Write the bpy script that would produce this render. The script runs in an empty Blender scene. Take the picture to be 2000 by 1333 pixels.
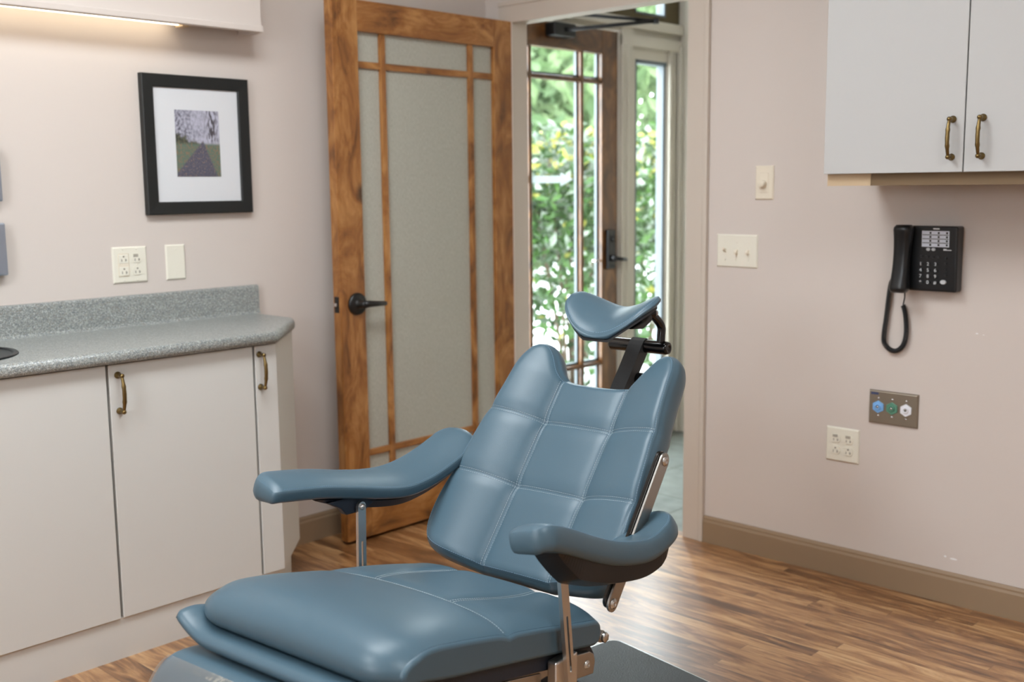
import bpy, bmesh, math, random
import numpy as np
from mathutils import Vector, Matrix
random.seed(7)
rng = np.random.default_rng(7)
PI = math.pi
scene = bpy.context.scene
COL = scene.collection

# ------------------------------------------------------------------ materials
def nt(name):
    m = bpy.data.materials.new(name); m.use_nodes = True
    t = m.node_tree; t.nodes.clear()
    o = t.nodes.new('ShaderNodeOutputMaterial')
    return m, t, o
def lin(c):
    return tuple(((v/255)/12.92 if v/255 <= .04045 else ((v/255+.055)/1.055)**2.4) for v in c) + (1,)
def N(t, kind, **kw):
    n = t.nodes.new(kind)
    for k, v in kw.items():
        if k in n.inputs: n.inputs[k].default_value = v
        else: setattr(n, k, v)
    return n
def simple(name, rgb, rough=.5, metal=0., spec=.5, bump=0., bscale=200., coat=0., vary=0.):
    m, t, o = nt(name)
    b = N(t, 'ShaderNodeBsdfPrincipled')
    b.inputs['Base Color'].default_value = lin(rgb)
    b.inputs['Roughness'].default_value = rough
    b.inputs['Metallic'].default_value = metal
    b.inputs['Specular IOR Level'].default_value = spec
    b.inputs['Coat Weight'].default_value = coat
    t.links.new(b.outputs[0], o.inputs[0])
    if bump or vary:
        tc = N(t, 'ShaderNodeTexCoord')
        nz = N(t, 'ShaderNodeTexNoise'); nz.inputs['Scale'].default_value = bscale; nz.inputs['Detail'].default_value = 3
        t.links.new(tc.outputs['Object'], nz.inputs['Vector'])
        if bump:
            bp = N(t, 'ShaderNodeBump'); bp.inputs['Strength'].default_value = bump; bp.inputs['Distance'].default_value = .002
            t.links.new(nz.outputs['Fac'], bp.inputs['Height']); t.links.new(bp.outputs[0], b.inputs['Normal'])
        if vary:
            nz2 = N(t, 'ShaderNodeTexNoise'); nz2.inputs['Scale'].default_value = 1.7; nz2.inputs['Detail'].default_value = 4
            t.links.new(tc.outputs['Object'], nz2.inputs['Vector'])
            mx = N(t, 'ShaderNodeMix', data_type='RGBA')
            c = lin(rgb)
            mx.inputs[6].default_value = tuple(v*(1-vary) for v in c[:3])+(1,)
            mx.inputs[7].default_value = tuple(min(1, v*(1+vary)) for v in c[:3])+(1,)
            t.links.new(nz2.outputs['Fac'], mx.inputs[0]); t.links.new(mx.outputs[2], b.inputs['Base Color'])
    return m

def wood(name, axis, dark, mid, light, rough=.33):
    m, t, o = nt(name)
    b = N(t, 'ShaderNodeBsdfPrincipled'); b.inputs['Roughness'].default_value = rough
    b.inputs['Coat Weight'].default_value = .25; b.inputs['Coat Roughness'].default_value = .25
    t.links.new(b.outputs[0], o.inputs[0])
    tc = N(t, 'ShaderNodeTexCoord'); mp = N(t, 'ShaderNodeMapping')
    oi = N(t, 'ShaderNodeObjectInfo')
    ad = N(t, 'ShaderNodeVectorMath', operation='ADD')
    mul = N(t, 'ShaderNodeMath', operation='MULTIPLY'); mul.inputs[1].default_value = 37.
    t.links.new(oi.outputs['Random'], mul.inputs[0])
    t.links.new(tc.outputs['Object'], ad.inputs[0]); t.links.new(mul.outputs[0], ad.inputs[1])
    t.links.new(ad.outputs[0], mp.inputs['Vector'])
    s = [6., 6., 6.]; s[axis] = 2.6
    mp.inputs['Scale'].default_value = s
    n1 = N(t, 'ShaderNodeTexNoise'); n1.inputs['Scale'].default_value = 1.4; n1.inputs['Detail'].default_value = 7; n1.inputs['Distortion'].default_value = 2.2; n1.inputs['Roughness'].default_value = .58
    t.links.new(mp.outputs[0], n1.inputs['Vector'])
    mp2 = N(t, 'ShaderNodeMapping'); s2 = [150., 150., 150.]; s2[axis] = 7.
    mp2.inputs['Scale'].default_value = s2
    t.links.new(ad.outputs[0], mp2.inputs['Vector'])
    n2 = N(t, 'ShaderNodeTexNoise'); n2.inputs['Scale'].default_value = 1.; n2.inputs['Detail'].default_value = 3
    t.links.new(mp2.outputs[0], n2.inputs['Vector'])
    mx = N(t, 'ShaderNodeMath', operation='MULTIPLY_ADD'); mx.inputs[1].default_value = .14
    t.links.new(n2.outputs['Fac'], mx.inputs[0]); t.links.new(n1.outputs['Fac'], mx.inputs[2])
    r = N(t, 'ShaderNodeValToRGB')
    e = r.color_ramp.elements
    e[0].position = .36; e[0].color = lin(dark); e[1].position = .78; e[1].color = lin(light)
    q = e.new(.56); q.color = lin(mid)
    t.links.new(mx.outputs[0], r.inputs[0])
    # a few dark knots
    mp3 = N(t, 'ShaderNodeMapping'); s3 = [4.2, 4.2, 4.2]; s3[axis] = 2.8; mp3.inputs['Scale'].default_value = s3
    nd = N(t, 'ShaderNodeVectorMath', operation='SCALE'); nd.inputs['Scale'].default_value = .02
    t.links.new(ad.outputs[0], mp3.inputs['Vector'])
    vo = N(t, 'ShaderNodeTexVoronoi'); vo.inputs['Scale'].default_value = 1.; t.links.new(mp3.outputs[0], vo.inputs['Vector'])
    kr = N(t, 'ShaderNodeMapRange'); kr.inputs[1].default_value = .05; kr.inputs[2].default_value = .13; kr.inputs[3].default_value = .85; kr.inputs[4].default_value = 0.; t.links.new(vo.outputs['Distance'], kr.inputs[0])
    km = N(t, 'ShaderNodeMix', data_type='RGBA'); km.inputs[7].default_value = lin((46, 28, 14))
    t.links.new(kr.outputs[0], km.inputs[0]); t.links.new(r.outputs[0], km.inputs[6]); t.links.new(km.outputs[2], b.inputs['Base Color'])
    return m

M = {}
M['wall'] = simple('wall_paint', (212, 202, 195), .75, spec=.25, bump=.05, bscale=420.)
M['ceiling'] = simple('ceiling_paint', (235, 232, 226), .9)
M['trim'] = simple('trim_paint', (205, 194, 182), .45)
M['white_trim'] = simple('white_trim_paint', (194, 187, 172), .5)
M['marking'] = simple('grey_marking', (172, 166, 154), .7)
M['bead'] = simple('grey_blue_bead', (96, 105, 110), .5)
M['base'] = simple('baseboard_paint', (150, 127, 102), .45)
M['cab'] = simple('cabinet_laminate', (210, 209, 205), .55, bump=.04, bscale=900.)
M['cab_cool'] = simple('cabinet_laminate_pale', (190, 190, 189), .5, bump=.04, bscale=900.)
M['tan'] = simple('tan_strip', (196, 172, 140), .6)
M['shadestrip'] = simple('shaded_strip', (116, 94, 66), .6)  # darker brown stands for shade under the wall cabinet
M['brass'] = simple('antique_brass', (128, 108, 70), .32, metal=1.)
M['black_metal'] = simple('black_metal', (17, 17, 18), .38, spec=.5)
M['black_gloss'] = simple('black_gloss_metal', (10, 10, 11), .18, spec=.6)
M['powder'] = simple('black_textured_steel', (44, 46, 48), .55, bump=.6, bscale=700.)
M['navy'] = simple('navy_textured_plastic', (26, 35, 48), .5, bump=.5, bscale=700.)
M['steel'] = simple('brushed_steel', (205, 203, 200), .30, metal=1.)
M['steel_dark'] = simple('satin_steel', (170, 166, 160), .34, metal=1.)
M['leather'] = simple('blue_leather', (74, 98, 112), .36, spec=.42, bump=.10, bscale=520.)
M['thread'] = simple('pale_thread', (196, 208, 214), .8)
M['thread_blue'] = simple('blue_thread', (128, 156, 178), .8)
M['seam'] = simple('dark_seam', (46, 66, 84), .8)
M['ivory'] = simple('ivory_plastic', (232, 228, 214), .4)
M['cream'] = simple('cream_plastic', (230, 220, 202), .4)
M['slot'] = simple('dark_slot', (130, 124, 112), .7)
M['rubber'] = simple('black_rubber', (26, 33, 35), .5, bump=.5, bscale=300.)
M['phone'] = simple('black_phone_plastic', (18, 20, 23), .32)
M['phone_key'] = simple('phone_key_plastic', (26, 28, 32), .4)
M['paper'] = simple('white_paper', (214, 220, 232), .6)
M['frame'] = simple('black_picture_frame', (22, 25, 25), .5)
M['mat'] = simple('white_mat_board', (216, 218, 222), .9)
M['blue_out'] = simple('blue_port', (128, 182, 236), .4)
M['green_out'] = simple('green_port', (92, 146, 124), .4)
M['white_out'] = simple('white_port', (236, 238, 246), .4)
M['chrome'] = simple('chrome', (220, 220, 222), .12, metal=1.)
M['pavement'] = simple('pale_pavement', (200, 200, 198), .9)
M['bark'] = simple('bark', (84, 70, 56), .9)
M['wood_v'] = wood('alder_wood_upright', 2, (98, 58, 22), (152, 98, 46), (192, 140, 82))
M['wood_h'] = wood('alder_wood_level', 0, (98, 58, 22), (152, 98, 46), (192, 140, 82))
M['dwood_v'] = wood('brown_wood_upright', 2, (58, 34, 12), (102, 64, 28), (138, 94, 48))
M['dwood_h'] = wood('brown_wood_level', 0, (58, 34, 12), (94, 58, 26), (126, 84, 44))
M['beam'] = simple('dark_timber', (84, 72, 44), .7, vary=.2)

def floor_mat():
    m, t, o = nt('wood_plank_floor')
    b = N(t, 'ShaderNodeBsdfPrincipled'); b.inputs['Roughness'].default_value = .34
    b.inputs['Specular IOR Level'].default_value = .6
    b.inputs['Coat Weight'].default_value = .8; b.inputs['Coat Roughness'].default_value = .30; b.inputs['Coat IOR'].default_value = 1.55
    t.links.new(b.outputs[0], o.inputs[0])
    g = N(t, 'ShaderNodeNewGeometry'); sx = N(t, 'ShaderNodeSeparateXYZ'); t.links.new(g.outputs['Position'], sx.inputs[0])
    def math_(op, a, bb=None, c=None):
        n = N(t, 'ShaderNodeMath', operation=op)
        for i, v in enumerate((a, bb, c)):
            if v is None: continue
            if isinstance(v, (int, float)): n.inputs[i].default_value = v
            else: t.links.new(v, n.inputs[i])
        return n.outputs[0]
    W = .046; Ln = .95
    xs = math_('DIVIDE', sx.outputs['X'], W); row = math_('FLOOR', xs); fx = math_('FRACT', xs)
    wn = N(t, 'ShaderNodeTexWhiteNoise', noise_dimensions='1D'); t.links.new(row, wn.inputs['W'])
    yo = math_('ADD', math_('DIVIDE', sx.outputs['Y'], Ln), math_('MULTIPLY', wn.outputs['Value'], 7.3))
    seg = math_('FLOOR', yo); fy = math_('FRACT', yo)
    cv = N(t, 'ShaderNodeCombineXYZ'); t.links.new(row, cv.inputs[0]); t.links.new(seg, cv.inputs[1])
    w2 = N(t, 'ShaderNodeTexWhiteNoise', noise_dimensions='2D'); t.links.new(cv.outputs[0], w2.inputs['Vector'])
    # grain
    v3 = N(t, 'ShaderNodeCombineXYZ')
    t.links.new(math_('MULTIPLY', sx.outputs['X'], 26.), v3.inputs[0])
    t.links.new(math_('MULTIPLY', sx.outputs['Y'], 3.8), v3.inputs[1])
    t.links.new(math_('MULTIPLY', w2.outputs['Value'], 50.), v3.inputs[2])
    n1 = N(t, 'ShaderNodeTexNoise'); n1.inputs['Scale'].default_value = 1.; n1.inputs['Detail'].default_value = 6; n1.inputs['Distortion'].default_value = 1.2; n1.inputs['Roughness'].default_value = .6
    t.links.new(v3.outputs[0], n1.inputs['Vector'])
    v4 = N(t, 'ShaderNodeCombineXYZ')
    t.links.new(math_('MULTIPLY', sx.outputs['X'], 160.), v4.inputs[0]); t.links.new(math_('MULTIPLY', sx.outputs['Y'], 6.), v4.inputs[1]); t.links.new(math_('MULTIPLY', w2.outputs['Value'], 20.), v4.inputs[2])
    n2 = N(t, 'ShaderNodeTexNoise'); n2.inputs['Scale'].default_value = 1.; n2.inputs['Detail'].default_value = 3
    t.links.new(v4.outputs[0], n2.inputs['Vector'])
    val = math_('ADD', math_('MULTIPLY_ADD', w2.outputs['Value'], .24, -.13), math_('ADD', math_('MULTIPLY', n1.outputs['Fac'], 1.22), math_('MULTIPLY', n2.outputs['Fac'], .14)))
    r = N(t, 'ShaderNodeValToRGB'); e = r.color_ramp.elements
    e[0].position = .26; e[0].color = lin((50, 28, 13)); e[1].position = .96; e[1].color = lin((206, 166, 118))
    a = e.new(.46); a.color = lin((92, 57, 30)); a = e.new(.62); a.color = lin((138, 93, 54)); a = e.new(.78); a.color = lin((178, 132, 86))
    t.links.new(val, r.inputs[0])
    # joints
    ex = math_('MINIMUM', fx, math_('SUBTRACT', 1., fx)); ey = math_('MINIMUM', fy, math_('SUBTRACT', 1., fy))
    jx = math_('LESS_THAN', ex, .014); jy = math_('LESS_THAN', ey, .002)
    j = math_('MAXIMUM', jx, jy)
    mx = N(t, 'ShaderNodeMix', data_type='RGBA'); mx.inputs[7].default_value = lin((84, 54, 30))
    t.links.new(math_('MULTIPLY', j, .3), mx.inputs[0]); t.links.new(r.outputs[0], mx.inputs[6])
    t.links.new(mx.outputs[2], b.inputs['Base Color'])
    bp = N(t, 'ShaderNodeBump'); bp.inputs['Strength'].default_value = .08; bp.inputs['Distance'].default_value = .001
    t.links.new(n2.outputs['Fac'], bp.inputs['Height']); t.links.new(bp.outputs[0], b.inputs['Normal'])
    return m
M['floor'] = floor_mat()

def counter_mat():
    m, t, o = nt('speckled_grey_laminate')
    b = N(t, 'ShaderNodeBsdfPrincipled'); b.inputs['Roughness'].default_value = .34
    t.links.new(b.outputs[0], o.inputs[0])
    tc = N(t, 'ShaderNodeTexCoord')
    v = N(t, 'ShaderNodeTexVoronoi'); v.inputs['Scale'].default_value = 380.
    t.links.new(tc.outputs['Object'], v.inputs['Vector'])
    sp = N(t, 'ShaderNodeSeparateColor'); t.links.new(v.outputs['Color'], sp.inputs[0])
    r = N(t, 'ShaderNodeValToRGB'); r.color_ramp.interpolation = 'CONSTANT'; e = r.color_ramp.elements
    cols = [(0, (116, 122, 124)), (.22, (140, 145, 143)), (.5, (152, 155, 151)), (.72, (166, 169, 166)), (.86, (132, 128, 120)), (.94, (184, 187, 188))]
    e[0].position = 0; e[0].color = lin(cols[0][1]); e[1].position = cols[1][0]; e[1].color = lin(cols[1][1])
    for p, c in cols[2:]:
        q = e.new(p); q.color = lin(c)
    t.links.new(sp.outputs[0], r.inputs[0]); t.links.new(r.outputs[0], b.inputs['Base Color'])
    return m
M['counter'] = counter_mat()

def slate_mat():
    m, t, o = nt('grey_slate_tile')
    b = N(t, 'ShaderNodeBsdfPrincipled'); b.inputs['Roughness'].default_value = .5
    t.links.new(b.outputs[0], o.inputs[0])
    g = N(t, 'ShaderNodeNewGeometry')
    br = N(t, 'ShaderNodeTexBrick'); br.offset = 0
    br.inputs['Color1'].default_value = lin((122, 126, 118)); br.inputs['Color2'].default_value = lin((110, 116, 110)); br.inputs['Mortar'].default_value = lin((88, 90, 84))
    br.inputs['Scale'].default_value = 1.; br.inputs['Mortar Size'].default_value = .006; br.inputs['Brick Width'].default_value = .4; br.inputs['Row Height'].default_value = .4
    t.links.new(g.outputs['Position'], br.inputs['Vector'])
    n = N(t, 'ShaderNodeTexNoise'); n.inputs['Scale'].default_value = 14.; n.inputs['Detail'].default_value = 6
    t.links.new(g.outputs['Position'], n.inputs['Vector'])
    mx = N(t, 'ShaderNodeMix', data_type='RGBA', blend_type='OVERLAY'); mx.inputs[0].default_value = .5
    t.links.new(br.outputs['Color'], mx.inputs[6]); t.links.new(n.outputs['Fac'], mx.inputs[7]); t.links.new(mx.outputs[2], b.inputs['Base Color'])
    bp = N(t, 'ShaderNodeBump'); bp.inputs['Strength'].default_value = .4; bp.inputs['Distance'].default_value = .004
    t.links.new(n.outputs['Fac'], bp.inputs['Height']); t.links.new(bp.outputs[0], b.inputs['Normal'])
    return m
M['slate'] = slate_mat()

def glass_mat():
    m, t, o = nt('clear_glass')
    tr = N(t, 'ShaderNodeBsdfTransparent'); tr.inputs[0].default_value = (.95, .965, .95, 1)
    gl = N(t, 'ShaderNodeBsdfGlossy'); gl.inputs['Roughness'].default_value = .02
    fr = N(t, 'ShaderNodeFresnel'); fr.inputs['IOR'].default_value = 1.45
    mx = N(t, 'ShaderNodeMixShader')
    gm = N(t, 'ShaderNodeNewGeometry'); iv = N(t, 'ShaderNodeMath', operation='SUBTRACT'); iv.inputs[0].default_value = 1.; t.links.new(gm.outputs['Backfacing'], iv.inputs[1])
    ml = N(t, 'ShaderNodeMath', operation='MULTIPLY'); t.links.new(fr.outputs[0], ml.inputs[0]); t.links.new(iv.outputs[0], ml.inputs[1])
    t.links.new(ml.outputs[0], mx.inputs[0]); t.links.new(tr.outputs[0], mx.inputs[1]); t.links.new(gl.outputs[0], mx.inputs[2])
    t.links.new(mx.outputs[0], o.inputs[0]); return m
M['glass'] = glass_mat()

def frosted_mat():
    m, t, o = nt('frosted_linen_glass')
    tc = N(t, 'ShaderNodeTexCoord')
    mp = N(t, 'ShaderNodeMapping'); mp.inputs['Scale'].default_value = (380, 380, 90); t.links.new(tc.outputs['Object'], mp.inputs[0])
    n = N(t, 'ShaderNodeTexNoise'); n.inputs['Scale'].default_value = 1.; n.inputs['Detail'].default_value = 2; t.links.new(mp.outputs[0], n.inputs['Vector'])
    r = N(t, 'ShaderNodeValToRGB'); e = r.color_ramp.elements
    e[0].position = .3; e[0].color = lin((196, 196, 184)); e[1].position = .7; e[1].color = lin((216, 216, 206))
    t.links.new(n.outputs['Fac'], r.inputs[0])
    b = N(t, 'ShaderNodeBsdfPrincipled'); b.inputs['Roughness'].default_value = .3; b.inputs['Specular IOR Level'].default_value = .35
    t.links.new(r.outputs[0], b.inputs['Base Color'])
    tl = N(t, 'ShaderNodeBsdfTranslucent'); t.links.new(r.outputs[0], tl.inputs[0])
    mx = N(t, 'ShaderNodeMixShader'); mx.inputs[0].default_value = .3
    t.links.new(b.outputs[0], mx.inputs[1]); t.links.new(tl.outputs[0], mx.inputs[2]); t.links.new(mx.outputs[0], o.inputs[0]); return m
M['frosted'] = frosted_mat()

def plastic_mat():
    m, t, o = nt('clear_vinyl')
    tr = N(t, 'ShaderNodeBsdfTransparent'); tr.inputs[0].default_value = (.90, .92, .93, 1)
    gl = N(t, 'ShaderNodeBsdfGlossy'); gl.inputs['Roughness'].default_value = .09
    tc = N(t, 'ShaderNodeTexCoord'); n = N(t, 'ShaderNodeTexNoise'); n.inputs['Scale'].default_value = 22.; n.inputs['Detail'].default_value = 2.
    t.links.new(tc.outputs['Object'], n.inputs['Vector'])
    bp = N(t, 'ShaderNodeBump'); bp.inputs['Strength'].default_value = .25; bp.inputs['Distance'].default_value = .004
    t.links.new(n.outputs['Fac'], bp.inputs['Height']); t.links.new(bp.outputs[0], gl.inputs['Normal'])
    fr = N(t, 'ShaderNodeLayerWeight'); fr.inputs['Blend'].default_value = .5
    pw = N(t, 'ShaderNodeMath', operation='POWER'); pw.inputs[1].default_value = 4.; t.links.new(fr.outputs['Facing'], pw.inputs[0])
    mt = N(t, 'ShaderNodeMath', operation='MULTIPLY_ADD'); mt.inputs[1].default_value = .7; mt.inputs[2].default_value = .20; t.links.new(pw.outputs[0], mt.inputs[0])
    mx = N(t, 'ShaderNodeMixShader'); t.links.new(mt.outputs[0], mx.inputs[0]); t.links.new(tr.outputs[0], mx.inputs[1]); t.links.new(gl.outputs[0], mx.inputs[2])
    t.links.new(mx.outputs[0], o.inputs[0]); return m
M['vinyl'] = plastic_mat()

def leaf_mat(name, a, b_, tl=.35, rough=.35):
    m, t, o = nt(name)
    g = N(t, 'ShaderNodeNewGeometry')
    r = N(t, 'ShaderNodeValToRGB'); e = r.color_ramp.elements
    e[0].color = lin(a); e[1].color = lin(b_)
    t.links.new(g.outputs['Random Per Island'], r.inputs[0])
    p = N(t, 'ShaderNodeBsdfPrincipled'); p.inputs['Roughness'].default_value = rough; p.inputs['Specular IOR Level'].default_value = .35
    t.links.new(r.outputs[0], p.inputs['Base Color'])
    tn = N(t, 'ShaderNodeBsdfTranslucent'); t.links.new(r.outputs[0], tn.inputs[0])
    mx = N(t, 'ShaderNodeMixShader'); mx.inputs[0].default_value = tl
    t.links.new(p.outputs[0], mx.inputs[1]); t.links.new(tn.outputs[0], mx.inputs[2]); t.links.new(mx.outputs[0], o.inputs[0]); return m
M['leaf'] = leaf_mat('shrub_leaf', (24, 46, 16), (62, 94, 42))
M['leaf_yellow'] = leaf_mat('young_yellow_leaf', (122, 122, 46), (146, 140, 68))
M['leaf_pale'] = leaf_mat('pale_leaf', (88, 102, 86), (132, 138, 128))
M['leaf_tree'] = leaf_mat('tree_leaf', (70, 92, 58), (108, 126, 86), .45, .6)

def decal_mat():
    m, t, o = nt('frosted_decal')
    tl = N(t, 'ShaderNodeBsdfTranslucent'); tl.inputs[0].default_value = (.2, .215, .21, 1)
    tr = N(t, 'ShaderNodeBsdfTransparent'); mx = N(t, 'ShaderNodeMixShader'); mx.inputs[0].default_value = .35
    t.links.new(tl.outputs[0], mx.inputs[1]); t.links.new(tr.outputs[0], mx.inputs[2]); t.links.new(mx.outputs[0], o.inputs[0]); return m
M['decal'] = decal_mat()
def emit(name, rgb, s):
    m, t, o = nt(name)
    e = N(t, 'ShaderNodeEmission'); e.inputs[0].default_value = lin(rgb); e.inputs[1].default_value = s
    t.links.new(e.outputs[0], o.inputs[0]); return m
M['tube'] = emit('lit_tube', (255, 240, 214), 3.6)
M['panel'] = emit('lit_panel', (255, 250, 242), 4.)

# the framed photograph: an autumn footpath, built procedurally on the print
def print_mat():
    m, t, o = nt('autumn_path_print')
    b = N(t, 'ShaderNodeBsdfPrincipled'); b.inputs['Roughness'].default_value = .5
    t.links.new(b.outputs[0], o.inputs[0])
    tc = N(t, 'ShaderNodeTexCoord'); sx = N(t, 'ShaderNodeSeparateXYZ'); t.links.new(tc.outputs['Generated'], sx.inputs[0])
    def mth(op, a, bb=None, c=None, clamp=False):
        n = N(t, 'ShaderNodeMath', operation=op); n.use_clamp = clamp
        for i, v in enumerate((a, bb, c)):
            if v is None: continue
            if isinstance(v, (int, float)): n.inputs[i].default_value = v
            else: t.links.new(v, n.inputs[i])
        return n.outputs[0]
    def noise(s, d=4, sc=(1, 1, 1)):
        mp = N(t, 'ShaderNodeMapping'); mp.inputs['Scale'].default_value = sc; t.links.new(tc.outputs['Generated'], mp.inputs[0])
        n = N(t, 'ShaderNodeTexNoise'); n.inputs['Scale'].default_value = s; n.inputs['Detail'].default_value = d; t.links.new(mp.outputs[0], n.inputs['Vector']); return n.outputs['Fac']
    def mixc(f, a, c):
        n = N(t, 'ShaderNodeMix', data_type='RGBA')
        t.links.new(f, n.inputs[0])
        for i, v in ((6, a), (7, c)):
            if isinstance(v, tuple): n.inputs[i].default_value = lin(v)
            else: t.links.new(v, n.inputs[i])
        return n.outputs[2]
    def step(x, e, w):
        n = N(t, 'ShaderNodeMapRange'); n.interpolation_type = 'SMOOTHSTEP'; t.links.new(x, n.inputs[0]) if not isinstance(x, float) else None
        n.inputs[1].default_value = e-w; n.inputs[2].default_value = e+w; return n.outputs[0]
    X, Z = sx.outputs['X'], sx.outputs['Z']
    br = noise(20, 12)
    can = mth('ADD', mth('MULTIPLY_ADD', X, -1.25, 1.05), mth('MULTIPLY', mth('SUBTRACT', noise(4, 3), .5), 1.6), None, True)
    sky = mixc(mth('MULTIPLY', step(br, .50, .20), can), (186, 186, 203), (70, 70, 82))
    tl_ = mth('ADD', mth('MULTIPLY', X, -.30), .66)
    nn = noise(6, 5)
    tree = step(mth('ADD', mth('SUBTRACT', tl_, Z), mth('MULTIPLY', mth('SUBTRACT', nn, .5), .35)), 0., .05)
    c1 = mixc(tree, sky, mixc(step(noise(24, 6), .5, .12), (54, 60, 54), (92, 92, 74)))
    trunk = mth('MULTIPLY', step(mth('SUBTRACT', .17, mth('ABSOLUTE', mth('SUBTRACT', X, .83))), .04, .12), step(mth('ADD', Z, mth('MULTIPLY', nn, .2)), .62, .05))
    trunk = mth('MULTIPLY', trunk, step(noise(20, 6, (1, 1, .4)), .5, .06))
    c1 = mixc(trunk, c1, (74, 70, 76))
    gnd = mixc(step(noise(24, 6), .55, .10), (96, 114, 100), (136, 112, 92))
    c2 = mixc(step(mth('SUBTRACT', .50, Z), 0., .03), c1, gnd)
    hw = mth('MULTIPLY', mth('SUBTRACT', .54, Z), .92)
    cx = mth('ADD', mth('MULTIPLY', Z, .34), .43)
    path = step(mth('SUBTRACT', hw, mth('ABSOLUTE', mth('SUBTRACT', X, cx))), .0, .03)
    pc = mixc(step(noise(44, 4, (1, 1, .8)), .62, .05), mixc(step(noise(60, 2), .5, .15), (70, 70, 86), (98, 98, 112)), (170, 136, 112))
    c3 = mixc(path, c2, pc)
    t.links.new(c3, b.inputs['Base Color']); return m
M['print'] = print_mat()

# ------------------------------------------------------------------ object helpers
def link(name, me, mat, parent=None, smooth=False):
    o = bpy.data.objects.new(name, me); COL.objects.link(o)
    if mat is not None:
        for x in (mat if isinstance(mat, (list, tuple)) else [mat]): me.materials.append(x)
    if parent is not None: o.parent = parent
    if smooth:
        for p in me.polygons: p.use_smooth = True
    return o
def tag(o, label=None, cat=None, group=None, kind=None):
    if label: o['label'] = label
    if cat: o['category'] = cat
    if group: o['group'] = group
    if kind: o['kind'] = kind
    return o
def empty(name, label, cat, loc=(0, 0, 0), rz=0, group=None, kind=None):
    o = bpy.data.objects.new(name, None); COL.objects.link(o); o.location = loc; o.rotation_euler = (0, 0, rz)
    o.empty_display_size = .05
    return tag(o, label, cat, group, kind)

class MB:
    def __init__(s): s.bm = bmesh.new()
    def box(s, a, b, bevel=0., seg=2):
        t = bmesh.new()
        bmesh.ops.create_cube(t, size=1)
        a, b = Vector(a), Vector(b)
        lo = Vector([min(a[i], b[i]) for i in range(3)]); hi = Vector([max(a[i], b[i]) for i in range(3)])
        for v in t.verts: v.co = Vector([(lo[i]+hi[i])/2 + v.co[i]*(hi[i]-lo[i]) for i in range(3)])
        if bevel: bmesh.ops.bevel(t, geom=t.edges[:], offset=bevel, segments=seg, affect='EDGES', profile=.5)
        s.merge(t); return s
    def merge(s, t):
        me = bpy.data.meshes.new('tmp'); t.to_mesh(me); t.free(); s.bm.from_mesh(me); bpy.data.meshes.remove(me)
    def prism(s, pts, d, bevel=0., seg=2):
        """polygon pts (3d, planar) extruded by vector d"""
        t = bmesh.new(); d = Vector(d)
        vs = [t.verts.new(p) for p in pts]; f = t.faces.new(vs)
        r = bmesh.ops.extrude_face_region(t, geom=[f])
        for v in [g for g in r['geom'] if isinstance(g, bmesh.types.BMVert)]: v.co += d
        bmesh.ops.recalc_face_normals(t, faces=t.faces[:])
        if bevel: bmesh.ops.bevel(t, geom=t.edges[:], offset=bevel, segments=seg, affect='EDGES', profile=.5)
        s.merge(t); return s
    def tube(s, path, r, n=12, cap=True):
        path = [Vector(p) for p in path]; rs = r if isinstance(r, (list, tuple)) else [r]*len(path)
        T = []
        for i in range(len(path)):
            a = path[max(0, i-1)]; b = path[min(len(path)-1, i+1)]; T.append((b-a).normalized())
        u = T[0].orthogonal().normalized(); rings = []
        for i, p in enumerate(path):
            u = (u - T[i]*u.dot(T[i])).normalized(); w = T[i].cross(u)
            rings.append([s.bm.verts.new(p + (u*math.cos(2*PI*k/n) + w*math.sin(2*PI*k/n))*rs[i]) for k in range(n)])
        for i in range(len(rings)-1):
            for k in range(n):
                f = s.bm.faces.new((rings[i][k], rings[i][(k+1) % n], rings[i+1][(k+1) % n], rings[i+1][k])); f.smooth = True
        if cap:
            s.bm.faces.new(rings[0][::-1]); s.bm.faces.new(rings[-1])
        return s
    def lathe(s, prof, c, axis, n=24):
        """prof: (radius, height) along axis from c"""
        c, ax = Vector(c), Vector(axis).normalized(); u = ax.orthogonal().normalized(); w = ax.cross(u); rings = []
        for r, h in prof:
            rings.append([s.bm.verts.new(c + ax*h + (u*math.cos(2*PI*k/n) + w*math.sin(2*PI*k/n))*max(r, 1e-5)) for k in range(n)])
        for i in range(len(rings)-1):
            for k in range(n):
                f = s.bm.faces.new((rings[i][k], rings[i][(k+1) % n], rings[i+1][(k+1) % n], rings[i+1][k])); f.smooth = True
        s.bm.faces.new(rings[0][::-1]); s.bm.faces.new(rings[-1])
        return s
    def loft(s, rings, closed=True, caps=True, smooth=True):
        R = [[s.bm.verts.new(p) for p in r] for r in rings]; n = len(R[0])
        for i in range(len(R)-1):
            for k in range(n if closed else n-1):
                f = s.bm.faces.new((R[i][k], R[i][(k+1) % n], R[i+1][(k+1) % n], R[i+1][k])); f.smooth = smooth
        if caps: s.bm.faces.new(R[0][::-1]); s.bm.faces.new(R[-1])
        return s
    def build(s, name, mat, parent=None, fix=True):
        if fix: bmesh.ops.recalc_face_normals(s.bm, faces=s.bm.faces[:])
        me = bpy.data.meshes.new(name); s.bm.to_mesh(me); s.bm.free()
        return link(name, me, mat, parent)

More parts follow.
